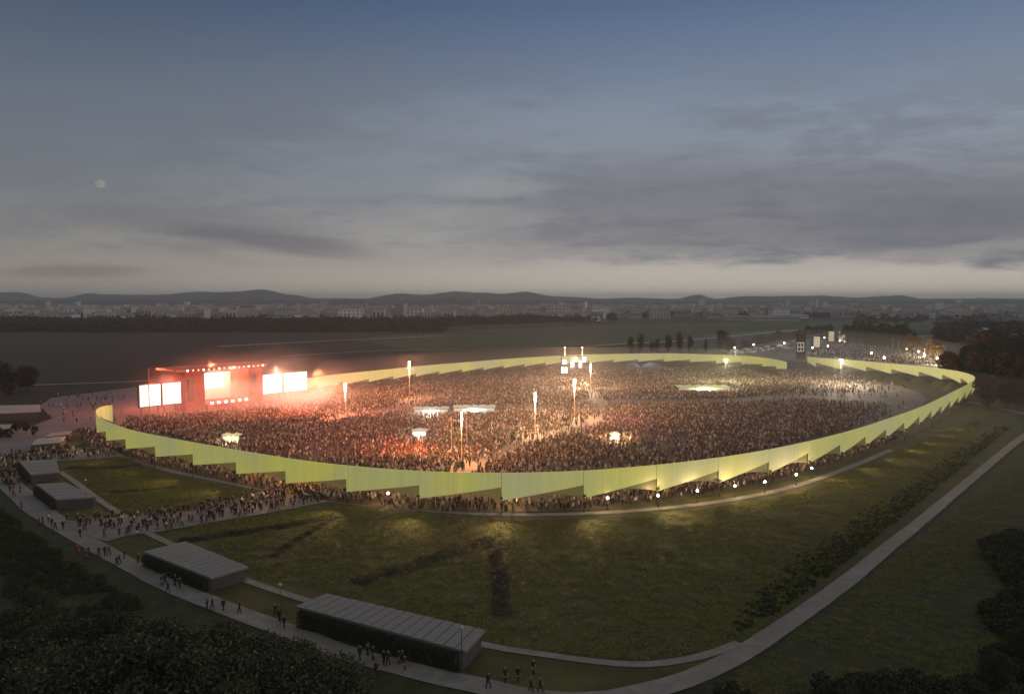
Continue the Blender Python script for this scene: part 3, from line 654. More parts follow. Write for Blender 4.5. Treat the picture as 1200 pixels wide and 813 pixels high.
tent('bar_tent', 270, 519, 6, 3, 2.4, 'small yellowish lit tent in the crowd behind the left wall', M_tenty, 900, (1, .8, .4), bays=2)
b = at(850, 452, .26); fm = empty('added_flood_mast', b, label='slim added flood mast beside the long yellow lit tent', cat='light mast')  # mast and lamp added to brighten the crowd round the tent
obj('pole', MB().tube((0, 0, 0), (0, 0, 13.4), .16, .1).me('pole', M_post), fm); obj('lamp', MB().box(-.7, -.2, 13.3, .7, .2, 13.9).me('lamp', M_warm), fm)
add_light('added_flood_light', 'POINT', (b.x, b.y - 1, 13), 48000, (1, .93, .50), radius=.6)
b = at(985, 452, .26); fm = empty('added_flood_mast', b, label='slim added flood mast on the open gravel at the right of the crowd', cat='light mast')  # second added mast, brightens the open gravel
obj('pole', MB().tube((0, 0, 0), (0, 0, 13.4), .16, .1).me('pole', M_post), fm); obj('lamp', MB().box(-.7, -.2, 13.3, .7, .2, 13.9).me('lamp', M_amber), fm)
add_light('added_flood_light', 'POINT', (b.x, b.y - 1, 13), 80000, (1, .80, .58), radius=.6)
add_light('green_spot', 'SPOT', (at(735, 528).x, at(735, 528).y, 9), 900, (.15, 1, .2), aim=at(738, 528), radius=.3, spot=1.2)
add_light('blue_spot', 'SPOT', (at(757, 430).x, at(757, 430).y - 4, 14), 40000, (.35, .45, 1), aim=at(757, 432), radius=.5, spot=2.0)
add_light('blue_spot', 'SPOT', (at(930, 432).x, at(930, 432).y, 12), 6000, (.35, .38, 1), aim=at(930, 433), radius=.5, spot=2.0)
add_light('magenta_spot', 'SPOT', (at(725, 500).x, at(725, 500).y, 16), 20000, (1, .18, .28), aim=at(725, 500), radius=.5, spot=2.2)
# lamps on the inner foot of the near wall light the crowd edge and the meadow outside
M_lamp = glow('path_lamp_globe', (1.0, 0.86, 0.62), 26)
lampme = MB().tube((0, 0, 0), (0, 0, 2.3), .07, .05, n=6).box(-.2, -.2, 0, .2, .2, .1).me('lamp_pole', M_steel)
globe = MB().ball((0, 0, 2.55), .25, nu=10, nv=6).me('lamp_globe', M_lamp)
lamps = [(455, 591, 'between the second and third poles left of centre'), (602, 594, 'below the middle of the wall beside a pole'), (712, 597, 'just right of the central pole'), (771, 594, 'just left of the pole under the right hand panels'), (817, 588, 'right of the pole under the right hand panels'), (861, 582, 'standing fourth from the right'), (896, 577, 'standing third from the right'), (933, 568, 'beside the last crowded gap'), (951, 560, 'the rightmost of the row')]
for px, py, t in lamps:
    b = at(px, py, .14); r = empty('path_lamp', b, label='globe lamp on the ring path, ' + t, cat='lamp', group='globe lamps on the ring path')
    obj('lamp_pole', lampme, r); obj('lamp_globe', globe, r)
    add_light('lamp_light', 'POINT', (b.x, b.y, 3.3), 900, (1, .66, .34), radius=.4)
for px, py, pw in ((300, 560, 3200), (350, 575, 6500), (213, 540, 1500)):
    b = at(px, py, 0); add_light('gate_light', 'POINT', (b.x, b.y + 2.4, 3.6), pw * .5, (1, .45, .14), radius=.4)
    obj('gate_lamp', MB().tube((0, 0, 0), (0, 0, 4.4), .08, n=6).box(-.5, -.25, 4.35, .5, .25, 4.6).box(-.45, -.3, 4.3, .45, -.26, 4.55).me('gate_lamp', M_post), loc=(b.x, b.y + 3, 0),
        label='slim floodlight post behind the wall, %s' % {300: 'near the crowded gate', 350: 'on the right of the gate walk', 213: 'near the left end of the ring path'}[px], cat='floodlight')

CR = crowd_points()
scatter('arena_crowd', CR, CP, label='dense concert crowd filling the arena floor', cat='crowd', fill_scale=(0.86, 1.04), rot=lambda: R.gauss(2.2, 1.2))

# ------------------------------------------------------------------ individual people on the paths
def skin_person(name, kind):
    """continuous body grown with the skin modifier; kind: pose"""
    step = {'walk': .24, 'stride': .32, 'stand': .03, 'chat': .06}[kind]
    J = {'hip': (0, 0, .95, .13), 'waist': (0, 0, 1.10, .125), 'chest': (0, .01, 1.33, .155), 'neck': (0, .01, 1.50, .055), 'head': (0, .03, 1.62, .092), 'crown': (0, .02, 1.71, .085)}
    E = [('hip', 'waist'), ('waist', 'chest'), ('chest', 'neck'), ('neck', 'head'), ('head', 'crown')]
    for s, n in ((-1, 'l'), (1, 'r')):
        f = s * step
        J['th' + n] = (s * .10, 0, .88, .095); J['kn' + n] = (s * .10, f * .55 + .04, .49, .060); J['an' + n] = (s * .10, f * .95, .10, .042); J['to' + n] = (s * .11, f * .95 + .17, .05, .036)
        E += [('hip', 'th' + n), ('th' + n, 'kn' + n), ('kn' + n, 'an' + n), ('an' + n, 'to' + n)]
        J['sh' + n] = (s * .19, 0, 1.42, .068)
        g = -f
        if kind == 'chat' and s > 0: el, wr = (.27, .03, 1.16, .046), (.20, .25, 1.20, .030)
        else: el, wr = (s * .26, g * .30 - .02, 1.14, .046), (s * .26, g * .75 + .06, .90, .030)
        J['el' + n] = el; J['wr' + n] = wr
        E += [('chest', 'sh' + n), ('sh' + n, 'el' + n), ('el' + n, 'wr' + n)]
        w = Vector(wr[:3]); dr = (w - Vector(el[:3])).normalized(); J['pa' + n] = (*(w + dr * .07), .030); E.append(('wr' + n, 'pa' + n))
        for q in range(4):
            o = Vector((0, (q - 1.5) * .022, 0)); l = (.075, .088, .082, .062)[q]
            J['fa%d%s' % (q, n)] = (*(w + dr * .10 + o), .010); J['fb%d%s' % (q, n)] = (*(w + dr * (.10 + l * .9) + o + Vector((-s * .02, 0, 0))), .008)
            E += [('pa' + n, 'fa%d%s' % (q, n)), ('fa%d%s' % (q, n), 'fb%d%s' % (q, n))]
        J['tb' + n] = (*(w + dr * .06 + Vector((-s * .02, .05, 0))), .010); E.append(('pa' + n, 'tb' + n))
    keys = list(J); me = bpy.data.meshes.new(name); me.from_pydata([J[k][:3] for k in keys], [(keys.index(a), keys.index(b)) for a, b in E], [])
    o = bpy.data.objects.new(name, me); COL.objects.link(o); md = o.modifiers.new('skin', 'SKIN')
    for i, k in enumerate(keys): me.skin_vertices[0].data[i].radius = (J[k][3],) * 2; me.skin_vertices[0].data[i].use_root = (k == 'hip')
    dg = bpy.context.evaluated_depsgraph_get(); ev = o.evaluated_get(dg); nm = bpy.data.meshes.new_from_object(ev); bpy.data.objects.remove(o)
    for m_ in (M_top, M_trou, M_skin, M_hair, M_shoe): nm.materials.append(m_)
    kv = [(k, Vector(J[k][:3])) for k in keys]
    for p in nm.polygons:
        c = p.center; k = min(kv, key=lambda t: (t[1] - c).length)[0]
        if k in ('head', 'crown'): mi = 3 if (c.z > 1.70 or c.y < .02) else 2
        elif k == 'neck' : mi = 2
        elif k[:2] in ('wr', 'pa', 'fa', 'fb', 'tb'): mi = 2
        elif k[:2] in ('th', 'kn') or k == 'hip' or (k[:2] == 'an' and c.z > .14): mi = 1
        elif k[:2] in ('to', 'an'): mi = 4
        else: mi = 0
        p.material_index = mi; p.use_smooth = True
    # face: nose and eyes
    bm = bmesh.new(); bm.from_mesh(nm)
    for (cx_, cy_, cz_, r_, mi) in ((0, .125, 1.615, .014, 2), (-.03, .112, 1.645, .010, 3), (.03, .112, 1.645, .010, 3), (0, .115, 1.58, .012, 4), (-.088, .03, 1.62, .018, 2), (.088, .03, 1.62, .018, 2)):
        rr = bmesh.ops.create_icosphere(bm, subdivisions=1, radius=r_, matrix=Matrix.Translation((cx_, cy_, cz_)))
        for v in rr['verts']:
            for f_ in v.link_faces: f_.material_index = mi
    bm.to_mesh(nm); bm.free()
    return nm
def objcol_mat(name, mul):
    m = bpy.data.materials.new(name); m.use_nodes = True; nt = m.node_tree; b = nt.nodes['Principled BSDF']
    oi = nt.nodes.new('ShaderNodeObjectInfo'); mx = nt.nodes.new('ShaderNodeMix'); mx.data_type = 'RGBA'; mx.blend_type = 'MULTIPLY'; mx.inputs[0].default_value = 1
    nt.links.new(oi.outputs['Color'], mx.inputs[6]); mx.inputs[7].default_value = (*mul, 1); nt.links.new(mx.outputs[2], b.inputs['Base Color']); b.inputs['Roughness'].default_value = .9
    return m
M_top = objcol_mat('person_top', (1, 1, 1)); M_trou = mat('person_trousers', (0.02, 0.02, 0.026)); M_shoe = mat('shoe', (0.015, 0.015, 0.015))
PM = {k: skin_person('person', k) for k in ('walk', 'stride', 'stand', 'chat')}
COLS = {'black': (.014, .014, .016), 'charcoal': (.035, .035, .04), 'dark brown': (.05, .03, .02), 'navy': (.015, .02, .05), 'grey': (.12, .12, .12), 'pale': (.45, .42, .40), 'red': (.25, .04, .03)}
def person(px, py, colr, pose, label, group=None, z=0.12, yaw=None):
    b = at(px, py, z); o = obj('person', PM[pose], loc=(b.x, b.y, z), rz=R.uniform(0, 6.28) if yaw is None else yaw)
    o.color = (*COLS[colr], 1); s = R.uniform(.94, 1.06) * 1.04; o.scale = (s, s, s)
    tag(o, label=label, cat='person', group=group); return o
FG = [(9, 563, 'black', 'walk', 'at the leftmost bend of the curved path, farthest up'), (16, 572, 'charcoal', 'stand', 'just below the topmost walker at the left bend'), (12, 577, 'black', 'walk', 'in the left margin of the curved path'),
 (16, 582, 'navy', 'stride', 'at the left edge, lowest of the group at the bend'), (24, 577, 'black', 'stand', 'on the inner edge of the bend beside the plain roofed pavilions'), (25, 595, 'grey', 'stand', 'alone on the outer verge below the leftmost bend'),
 (46, 615, 'black', 'chat', 'leftmost of the pair on the outer verge'), (50, 614, 'black', 'chat', 'rightmost of the pair on the outer verge'), (57, 612, 'pale', 'walk', 'beside the pair on the outer verge'), (61, 617, 'charcoal', 'walk', 'entering the junction from the left'),
 (65, 621, 'black', 'stride', 'at the outer edge of the junction, slightly lower'), (74, 620, 'black', 'walk', 'in the middle of the curved path at the junction'), (94, 629, 'black', 'walk', 'alone in mid path below the junction'),
 (116, 652, 'black', 'walk', 'left of three in a row on the curved path'), (123, 651, 'navy', 'walk', 'middle of three in a row on the curved path'), (128, 650, 'grey', 'stride', 'right of three in a row on the curved path'),
 (91, 650, 'red', 'stand', 'leftmost of three on the grass outside the path'), (100, 655, 'dark brown', 'stand', 'lowest of three on the grass outside the path'), (104, 650, 'charcoal', 'stand', 'rightmost of three on the grass outside the path'),
 (137, 662, 'black', 'stride', 'left of the close pair left of the lamp post'), (140, 660, 'charcoal', 'walk', 'right of the close pair left of the lamp post'), (146, 655, 'black', 'stand', 'between the close pair and the lamp post'), (162, 659, 'red', 'stand', 'beside the lamp post at the pavilion corner'),
 (189, 686, 'black', 'stand', 'leftmost of the group below the smaller slatted pavilion'), (193, 684, 'navy', 'walk', 'second of the group below the smaller pavilion'), (197, 694, 'black', 'stride', 'lowest of the group below the smaller slatted pavilion'),
 (205, 686, 'black', 'walk', 'left of the pair by the smaller pavilion'), (211, 689, 'charcoal', 'stand', 'right of the pair by the smaller pavilion'),
 (243, 713, 'grey', 'stand', 'leftmost of four spread along the path above the tree crowns'), (249, 714, 'charcoal', 'walk', 'second of four spread along the path above the tree crowns'), (262, 715, 'black', 'walk', 'third of four spread along the path above the tree crowns'), (281, 718, 'black', 'walk', 'rightmost of four spread along the path above the tree crowns'),
 (323, 722, 'black', 'walk', 'farthest of three at the left end of the long pavilion'), (328, 728, 'dark brown', 'stand', 'middle of three at the left end of the long pavilion'), (333, 735, 'black', 'walk', 'nearest of three at the left end of the long pavilion'),
 (422, 772, 'black', 'walk', 'leftmost on the path in front of the long green wall'), (431, 768, 'grey', 'stand', 'standing close to the long green wall'), (437, 773, 'black', 'stand', 'short of the middle of the long green wall'), (441, 791, 'charcoal', 'stand', 'on the grass across the path from the long pavilion'),
 (450, 778, 'black', 'chat', 'left of a pair in front of the long pavilion'), (455, 779, 'charcoal', 'walk', 'right of a pair in front of the long pavilion'), (467, 777, 'black', 'stand', 'left of three near the right end of the green wall'), (471, 776, 'dark brown', 'chat', 'middle of three near the right end of the green wall'), (474, 784, 'charcoal', 'stand', 'right of three near the right end of the green wall'),
 (572, 806, 'black', 'walk', 'walking below the right end of the long pavilion'), (592, 799, 'navy', 'stand', 'at the inner path edge right of the long pavilion'), (607, 798, 'black', 'stand', 'on the grass strip, left of the last four people'), (625, 789, 'black', 'stand', 'on the grass strip, farthest of the last four people'), (622, 809, 'grey', 'stride', 'at the bottom edge, left of the last pair'), (633, 811, 'charcoal', 'stride', 'at the bottom edge, rightmost of all the path walkers')]
for px, py, c, pose, t in FG: person(px, py, c, pose, 'person in %s top %s' % (c, t), group='people along the curved path')
# stream of people on the gate walk (nothing tells them apart but place)
GW = [(74, 612), (112, 606), (150, 606), (205, 600), (250, 590), (300, 577), (345, 568), (396, 572), (398, 583), (350, 594), (300, 603), (245, 612), (190, 622), (150, 627), (125, 634), (100, 626)]
cnt = 0; used = []
while cnt < 240:
    px = R.uniform(74, 398); py = R.uniform(566, 634)
    if not inpoly(px, py, GW) : continue
    if px < 200 and py > 619 and R.random() < .6: continue
    if 215 < px < 235 and R.random() < .7: continue
    if any(abs(px - a) < 1.2 and abs(py - b) < 1.2 for a, b in used): continue
    used.append((px, py)); c = R.choice(['black', 'black', 'black', 'charcoal', 'charcoal', 'navy', 'dark brown', 'grey', 'pale'])
    seg = 'beside the kiosk roofs' if px < 150 else ('along the lawn edge' if px < 260 else 'nearing the arena gate')
    person(px, py, c, R.choice(['walk', 'walk', 'stand', 'stride', 'chat']), 'person in %s top on the gate walk %s' % (c, seg), group='people in %s tops on the gate walk %s' % (c, seg), z=0.18)
    cnt += 1
LW = [(-10, 536), (0, 534), (60, 527), (150, 521), (158, 530), (150, 534), (100, 538), (68, 540), (30, 545), (20, 556), (26, 566), (16, 572), (0, 566), (-10, 556)]
pts = []
while len(pts) < 330:
    px = R.uniform(-10, 158); py = R.uniform(520, 570)
    if inpoly(px, py, LW): pts.append(at(px, py, .15))
for _ in range(70):
    px = R.uniform(40, 150); py = R.uniform(462, 495); pts.append(at(px, py, .12))
for _ in range(120): pts.append(at(R.uniform(95, 150), R.uniform(503, 525), .1))
scatter('walkway_crowd', pts, CP, label='small crowd on the left walkway and the apron', cat='crowd')
pts = []
FG_ = [(948, 398), (985, 401), (1030, 406), (1062, 412), (1092, 421), (1096, 430), (1000, 423), (950, 420)]
while len(pts) < 800:
    px = R.uniform(945, 1098); py = R.uniform(397, 431)
    if inpoly(px, py, FG_): pts.append(at(px, py, .3))
scatter('festival_crowd', pts, CP, label='crowd on the festival ground beyond the wall', cat='crowd', fill_scale=(1.0, 1.3))

# ------------------------------------------------------------------ foliage
def leaf_cloud(name, n, rx, ry, rz, size, m, cz=0, clumps=26, seed=1, flat=0.0):
    r = random.Random(seed); V = []; Fc = []; C = []
    for _ in range(clumps):
        while True:
            p = Vector((r.uniform(-1, 1), r.uniform(-1, 1), r.uniform(-1, 1)))
            if 0.35 < p.length < 0.92: break
        C.append((p, r.uniform(.22, .42)))
    for i in range(n):
        c, cr = C[r.randrange(clumps)]
        d = Vector((r.gauss(0, 1), r.gauss(0, 1), r.gauss(0, 1))).normalized() * cr * r.uniform(.55, 1.05) ** .6
        p = c + d; p = Vector((p.x * rx, p.y * ry, p.z * rz + cz))
        a = Vector((r.gauss(0, 1), r.gauss(0, 1), r.gauss(0, .6))).normalized(); b = a.cross(Vector((r.gauss(0, 1), r.gauss(0, 1), r.gauss(0, 1)))).normalized()
        s = size * r.uniform(.6, 1.3); k = len(V); V += [p - a * s, p + b * s * .5, p + a * s, p - b * s * .5]; Fc.append((k, k + 1, k + 2, k + 3))
    return mesh(name, V, Fc, m)
def trunk_mesh(h, r, spread, top, seed=1):
    q = random.Random(seed); m = MB(); m.tube((0, 0, -.2), (0.1, 0, h * .5), r, r * .7, n=7); m.tube((0.1, 0, h * .5), (0, .1, h), r * .7, r * .4, n=7)
    for k in range(7):
        t = q.uniform(0, 6.28); z = h * q.uniform(.5, 1); m.tube((0, 0, z), (math.cos(t) * spread, math.sin(t) * spread, z + (top - z) * q.uniform(.3, .8)), r * .4, r * .1, n=5)
    return m.me('trunk', M_bark)
BIG = [(leaf_cloud('crown', 24000, 5.6, 5.4, 4.8, .19, M_leaf, cz=8.6, clumps=44, seed=11 + k), trunk_mesh(5, .35, 3.5, 12, k)) for k in range(3)]
def tree(kind, x, y, s, label, group, pair, name='tree', zs=1.0, rz=None):
    r = empty(name, (x, y, 0), R.uniform(0, 6.28) if rz is None else rz, label=label, cat='tree', group=group); r.scale = (s, s, s * zs)
    obj('crown', pair[0], r); obj('trunk', pair[1], r); return r
def tree_top(px, ytop, d, topz, s_pair, label, group, **k):
    """tree at depth d whose top shows near ytop"""
    ax_ = (px - 600) / F * d; want = H - (ytop - HOR) * d / F; s = want / topz
    return tree(None, ax_, d, s, label, group, s_pair, **k)
bl = [(255, 752, 74, 'with its rounded top reaching the curved path'), (325, 768, 74, 'rightmost of the foreground trees'), (185, 738, 72, 'between the two tallest crowns in the lower left'), (120, 728, 84, 'behind the lower left thicket beside open grass'), (60, 740, 80, 'toward the left edge of the thicket'), (0, 722, 86, 'at the far left edge'), (290, 790, 66, 'low in front at the bottom edge'), (375, 790, 70, 'smallest, at the right end of the thicket'), (210, 775, 62, 'at the bottom edge below the tallest crown'), (140, 770, 64, 'at the bottom edge, lower left'), (60, 785, 62, 'in the bottom left corner'), (-20, 760, 68, 'cut by the left edge low down'), (30, 700, 96, 'farthest up along the left edge')]
for i, (px, yt, d, t) in enumerate(bl): tree_top(px, yt, d, 13.2, BIG[i % 3], 'dark leafy tree ' + t, 'dark trees filling the lower left corner')
br = [(1200, 655, 128, 'highest of the thicket at the right edge'), (1185, 700, 112, 'middle of the thicket at the right edge'), (1215, 745, 92, 'low in the thicket at the right edge'), (1185, 775, 86, 'in the bottom right corner')]
BUSH = [leaf_cloud('bush', 7000, 3.6, 3.4, 2.7, .17, M_leaf, cz=2.2, clumps=24, seed=31 + k) for k in range(2)]
for i, (px, yt, d, t) in enumerate(br):
    r = tree_top(px, yt, d, 13.2, BIG[i % 3], 'dark leafy tree ' + t, 'dark trees at the right edge')
# shrub belts and rough scrub
SH = [leaf_cloud('shrub', 260, .8, .8, .6, .13, M_leaf_shrub, cz=.45, clumps=9, seed=41 + k) for k in range(3)]
def fill(poly, n, z=0.05, edge=None):
    xs = [p[0] for p in poly]; ys = [p[1] for p in poly]; P = [at(x, y) for x, y in poly]; pw = [(p.x, p.y) for p in P]
    x0, x1, y0, y1 = min(p[0] for p in pw), max(p[0] for p in pw), min(p[1] for p in pw), max(p[1] for p in pw); out = []
    while len(out) < n:
        x, y = R.uniform(x0, x1), R.uniform(y0, y1)
        if inpoly(x, y, pw): out.append(Vector((x, y, z)))
    return out
belt = fill([(852, 748), (905, 722), (960, 683), (1040, 620), (1110, 562), (1185, 500), (1150, 500), (1090, 540), (1010, 592), (940, 645), (880, 700)], 6500)
belt = [p for p in belt if RL.dist(p, 2) > 2.3 and R.random() < 1.3 - RL.dist(p, 2) / 9 and pnoise(p * .12) > -.52 and R.random() < .9]
scatter('shrub_belt', belt, SH, label='belt of low dark shrubs along the inner side of the path', cat='shrubs', fill_scale=(.18, .5))
scr = fill([(-80, 590), (20, 600), (60, 635), (110, 670), (160, 705), (200, 730), (120, 760), (-80, 760)], 2600)
scr = [p for p in scr if pnoise(Vector((p.x * .07, p.y * .07, 3))) > -.12 and RL.dist(p, 3) > 6]
scatter('rough_scrub', scr, SH, label='rough dark scrub on the slope left of the path', cat='scrub', fill_scale=(.35, 1.0))
br_ = fill([(840, 800), (900, 792), (960, 790), (1010, 796), (1060, 800), (1130, 760), (1150, 640), (1230, 620), (1260, 840), (840, 840)], 3000)
br_ = [p for p in br_ if (topx(p)[0] > 1162 + 55 * pnoise(p * .06) + R.gauss(0, 4) or topx(p)[1] > 799 + 40 * pnoise(p * .05 + Vector((4, 2, 0))) + R.gauss(0, 4)) and pnoise(p * .16) > -.22 and RL.dist(p, 3) > 5]
scatter('corner_scrub', br_, SH, label='dense dark scrub in the bottom right corner', cat='scrub', fill_scale=(.4, 1.9))
TF = []
def tuft(seed, h, m):
    r = random.Random(seed); V = []; Fc = []
    for k in range(16):
        t = r.uniform(0, 6.28); d = r.uniform(0, .35); b = Vector((math.cos(t) * d, math.sin(t) * d, 0)); w = Vector((-math.sin(t), math.cos(t), 0)) * .05; top = b * r.uniform(1.3, 2.2) + Vector((0, 0, h * r.uniform(.5, 1)))
        i = len(V); V += [b - w, b + w, top]; Fc.append((i, i + 1, i + 2))
    return mesh('tuft', V, Fc, m)
TFS = [tuft(k, .24, M_tuft) for k in range(3)]
def flat_tuft(seed, m):
    r = random.Random(seed); V = []; Fc = []
    for k in range(14):
        t = r.uniform(0, 6.28); d = r.uniform(0, .9); b = Vector((math.cos(t * 3) * d, math.sin(t * 3) * d, .02)); q = Vector((math.cos(t), math.sin(t), 0)); w = Vector((-q.y, q.x, 0)) * r.uniform(.05, .11)
        i = len(V); V += [b - w, b + w, b + q * r.uniform(.3, .55) + Vector((0, 0, r.uniform(.08, .2)))]; Fc.append((i, i + 1, i + 2))
    return mesh('grass_clump', V, Fc, m)
M_gr = leafmat('meadow_blades', (0.068, 0.080, 0.013), (0.205, 0.190, 0.034))
M_grd = leafmat('dark_blades', (0.010, 0.016, 0.006), (0.030, 0.038, 0.012))
DARK_LINES = [Line(catmull(P2(l), 1)) for l in ([(418, 684), (470, 668), (525, 648), (577, 630)], [(575, 629), (583, 660), (587, 690), (589, 722)], [(210, 634), (300, 622), (395, 605)], [(395, 605), (360, 625), (320, 652)], [(78, 548), (120, 549), (180, 543)], [(130, 577), (165, 575), (205, 571)])]
GT = [flat_tuft(k, M_gr) for k in range(4)]
gp = fill([(205, 614), (400, 594), (600, 610), (800, 602), (940, 577), (1100, 510), (1150, 490), (1130, 540), (1000, 650), (870, 750), (760, 775), (600, 760), (480, 728), (380, 690), (300, 676), (230, 625)], 30000)
gp = [p for p in gp if pnoise(p * .08) + .8 * pnoise(p * .35) > R.uniform(-.9, .7)]
gp += fill([(80, 546), (150, 536), (200, 556), (300, 578), (335, 583), (240, 598), (150, 602), (112, 578)], 5000, .09)
gp = [p for p in gp if min(l.dist(p) for l in DARK_LINES) > 1.9]
scatter('meadow_grass', gp, GT, label='short rough grass of the meadow inside the path loop', cat='grass', fill_scale=(.5, 1.3))
gp = [p for p in fill([(850, 800), (960, 725), (1100, 610), (1240, 520), (1240, 813), (850, 830)], 9000) if RL.dist(p, 3) > 3 and pnoise(p * .1) > R.uniform(-.6, .4)]
sp_ = []
for l, w in zip(DARK_LINES, (3.4, 2.6, 3.0, 1.8, 2.2, 1.6)):
    for _ in range(int(l.len * w * 2.2)):
        d_ = R.uniform(0, l.len); sp_.append(l.at(d_) + l.normal(d_) * R.gauss(0, w * .32) + Vector((0, 0, .11)))
scatter('dark_grass_strips', sp_, [flat_tuft(20 + k, M_grd) for k in range(3)], label='dark grass in angular lines across the meadow', cat='dark_grass', fill_scale=(.6, 1.2))  # dark blades scattered along the angular strips
scatter('verge_grass', gp, GT, label='short grass on the verge right of the path', cat='grass', fill_scale=(.4, .9))
TFD = [tuft(9 + k, .9, M_tuft2) for k in range(3)]
def band_pts(px, w, dens, z=.05):
    ln = Line(catmull(P2(px), 2)); out = []
    for k in range(int(ln.len * w * dens)):
        s = R.uniform(0, ln.len); out.append(ln.at(s) + ln.normal(s) * R.uniform(-w / 2, w / 2) + Vector((0, 0, z)))
    return out
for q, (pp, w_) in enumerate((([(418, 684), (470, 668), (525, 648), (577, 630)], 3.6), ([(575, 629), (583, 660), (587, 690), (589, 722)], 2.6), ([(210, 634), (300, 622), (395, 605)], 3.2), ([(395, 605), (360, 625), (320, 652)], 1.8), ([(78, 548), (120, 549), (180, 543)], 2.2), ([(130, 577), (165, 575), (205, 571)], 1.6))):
    strip('dark_strip', P2(pp), w_, .11 + .001 * q, M_dark_bed, step=1.0)


# ------------------------------------------------------------------ pavilions beside the path
def pavilion(name, corners, z, label, slats=0, ends=None, green=True, gz=None, roofm=None):
    """corners: photo points of the roof: far-left, far-right, near-right, near-left"""
    P = [at(x, y, z) for x, y in corners]; c = sum(P, Vector()) / 4; root = empty(name, (c.x, c.y, 0), label=label, cat='pavilion')
    Q = [Vector((p.x - c.x, p.y - c.y, z)) for p in P]; fl, fr, nr, nl = Q
    def quadprism(nm, a, b, c_, d, z0, z1, m, par=root):
        V = [Vector((p.x, p.y, zz)) for zz in (z0, z1) for p in (a, b, c_, d)]
        return obj(nm, mesh(nm, V, [(0, 1, 2, 3), (7, 6, 5, 4), (0, 4, 5, 1), (1, 5, 6, 2), (2, 6, 7, 3), (3, 7, 4, 0)], m), par)
    roof = quadprism('roof', nl, nr, fr, fl, z - .25, z - .06, M_roof_b)
    if slats:
        for i in range(slats):
            t0 = (i + .06) / slats; t1 = (i + .94) / slats
            a, b = nl.lerp(nr, t0), nl.lerp(nr, t1); c2, d2 = fl.lerp(fr, t1), fl.lerp(fr, t0)
            if slats < 9: pass
            quadprism('roof_slat', a, b, c2, d2, z - .055, z + .05 + .03 * (i % 2), roofm or M_roof_a, roof)
    k = .06
    inn = lambda p: p * (1 - k)
    a, b, c2, d2 = [inn(p) for p in (nl, nr, fr, fl)]
    def wall(nm, p, q, m, th=.25):
        d = (q - p); d.z = 0; d.normalize(); n = Vector((d.y, -d.x, 0)) * th
        return quadprism(nm, p, q, q + n, p + n, 0.05, z - .26, m)
    wall('end_wall', b, c2, M_greywall); wall('rear_wall', c2 * .99, d2 * .99, M_greywall); wall('end_wall', d2 * .98, a * .98, M_greywall); wall('front_wall', a, b, M_greywall)
    if green:
        r = random.Random(5); V = []; Fc = []; d = b - a; d.z = 0; Ln = d.length; dn = d.normalized(); n = Vector((dn.y, -dn.x, 0))
        if n.y > 0: n = -n
        for i in range(int(Ln * 330)):
            bul = .35 + .35 * pnoise(Vector((i * .001, 0, 0)))
            p = a.lerp(b, r.random()) + n * r.uniform(.45, .95); p.z = r.uniform(.02, z - .3); q = Vector((r.gauss(0, 1), r.gauss(0, 1), r.gauss(0, 1))).normalized(); e = q.cross(Vector((r.random(), 1, r.random()))).normalized()
            s = r.uniform(.08, .17); kk = len(V); V += [p - q * s, p + e * s * .6, p + q * s, p - e * s * .6]; Fc.append((kk, kk + 1, kk + 2, kk + 3))
        obj('climbing_plants', mesh('climbing_plants', V, Fc, M_leaf_climb), root, kind='stuff')
    return root
pavilion('slatted_pavilion', [(382, 695), (569, 738), (546, 763), (346, 710)], 2.7, 'long pavilion with a striped slatted roof and planted green front wall', slats=17)
pavilion('slatted_pavilion', [(217, 634), (291, 664), (247, 677), (168, 646)], 2.3, 'smaller pale pavilion with fine roof boards and a green side by the gate walk', slats=12)
pavilion('kiosk_pavilion', [(76, 565), (113, 582), (66, 585), (42, 567)], 2.4, 'grey flat roofed kiosk with dark end wall nearest the junction', slats=5)
pavilion('kiosk_pavilion', [(66, 538), (70, 553), (36, 556), (22, 540)], 2.2, 'grey flat roofed kiosk second from the junction with a dark band below', slats=4)
pavilion('kiosk_pavilion', [(77, 511), (70, 518.5), (36, 521), (44, 514)], 2.2, 'narrow pale roofed kiosk above the left crowd', slats=4, green=False, roofm=M_concrete)
pavilion('kiosk_pavilion', [(84, 505), (80, 508.5), (54, 511), (60, 507)], 2.2, 'farthest narrow pale roofed kiosk before the apron', slats=3, green=False, roofm=M_concrete)
# low shed with a pale roof at the left edge
pavilion('apron_shed', [(47, 474), (48, 482), (-60, 487), (-50, 476)], 3, 'long pale roofed shed at the left edge of the apron', slats=10, green=False, roofm=M_concrete)
pavilion('apron_shed', [(14, 497), (10, 502), (-30, 505), (-30, 498)], 3, 'small pale roofed hut at the left edge below the long shed', slats=4, green=False, roofm=M_concrete)
# park lamp posts (unlit)
pl = MB().tube((0, 0, 0), (0, 0, 5.6), .07, .045, n=6).me('post', M_post); ph = MB().tube((0, 0, 5.55), (0, 0, 5.75), .28, .28, n=8).tube((0, 0, 5.75), (0, 0, 5.85), .28, .05, n=8).me('lamp_head', M_concrete)
for px, py, t in ((541, 788, 'in front of the right end of the long slatted pavilion'), (161, 661, 'at the left corner of the smaller slatted pavilion'), (329, 731, 'at the left end of the long slatted pavilion'), (101, 592, 'beside the kiosk nearest the junction')):
    r = empty('lamp_post', at(px, py, .1), label='slim unlit lamp post ' + t, cat='lamp post'); obj('post', pl, r); obj('lamp_head', ph, r)

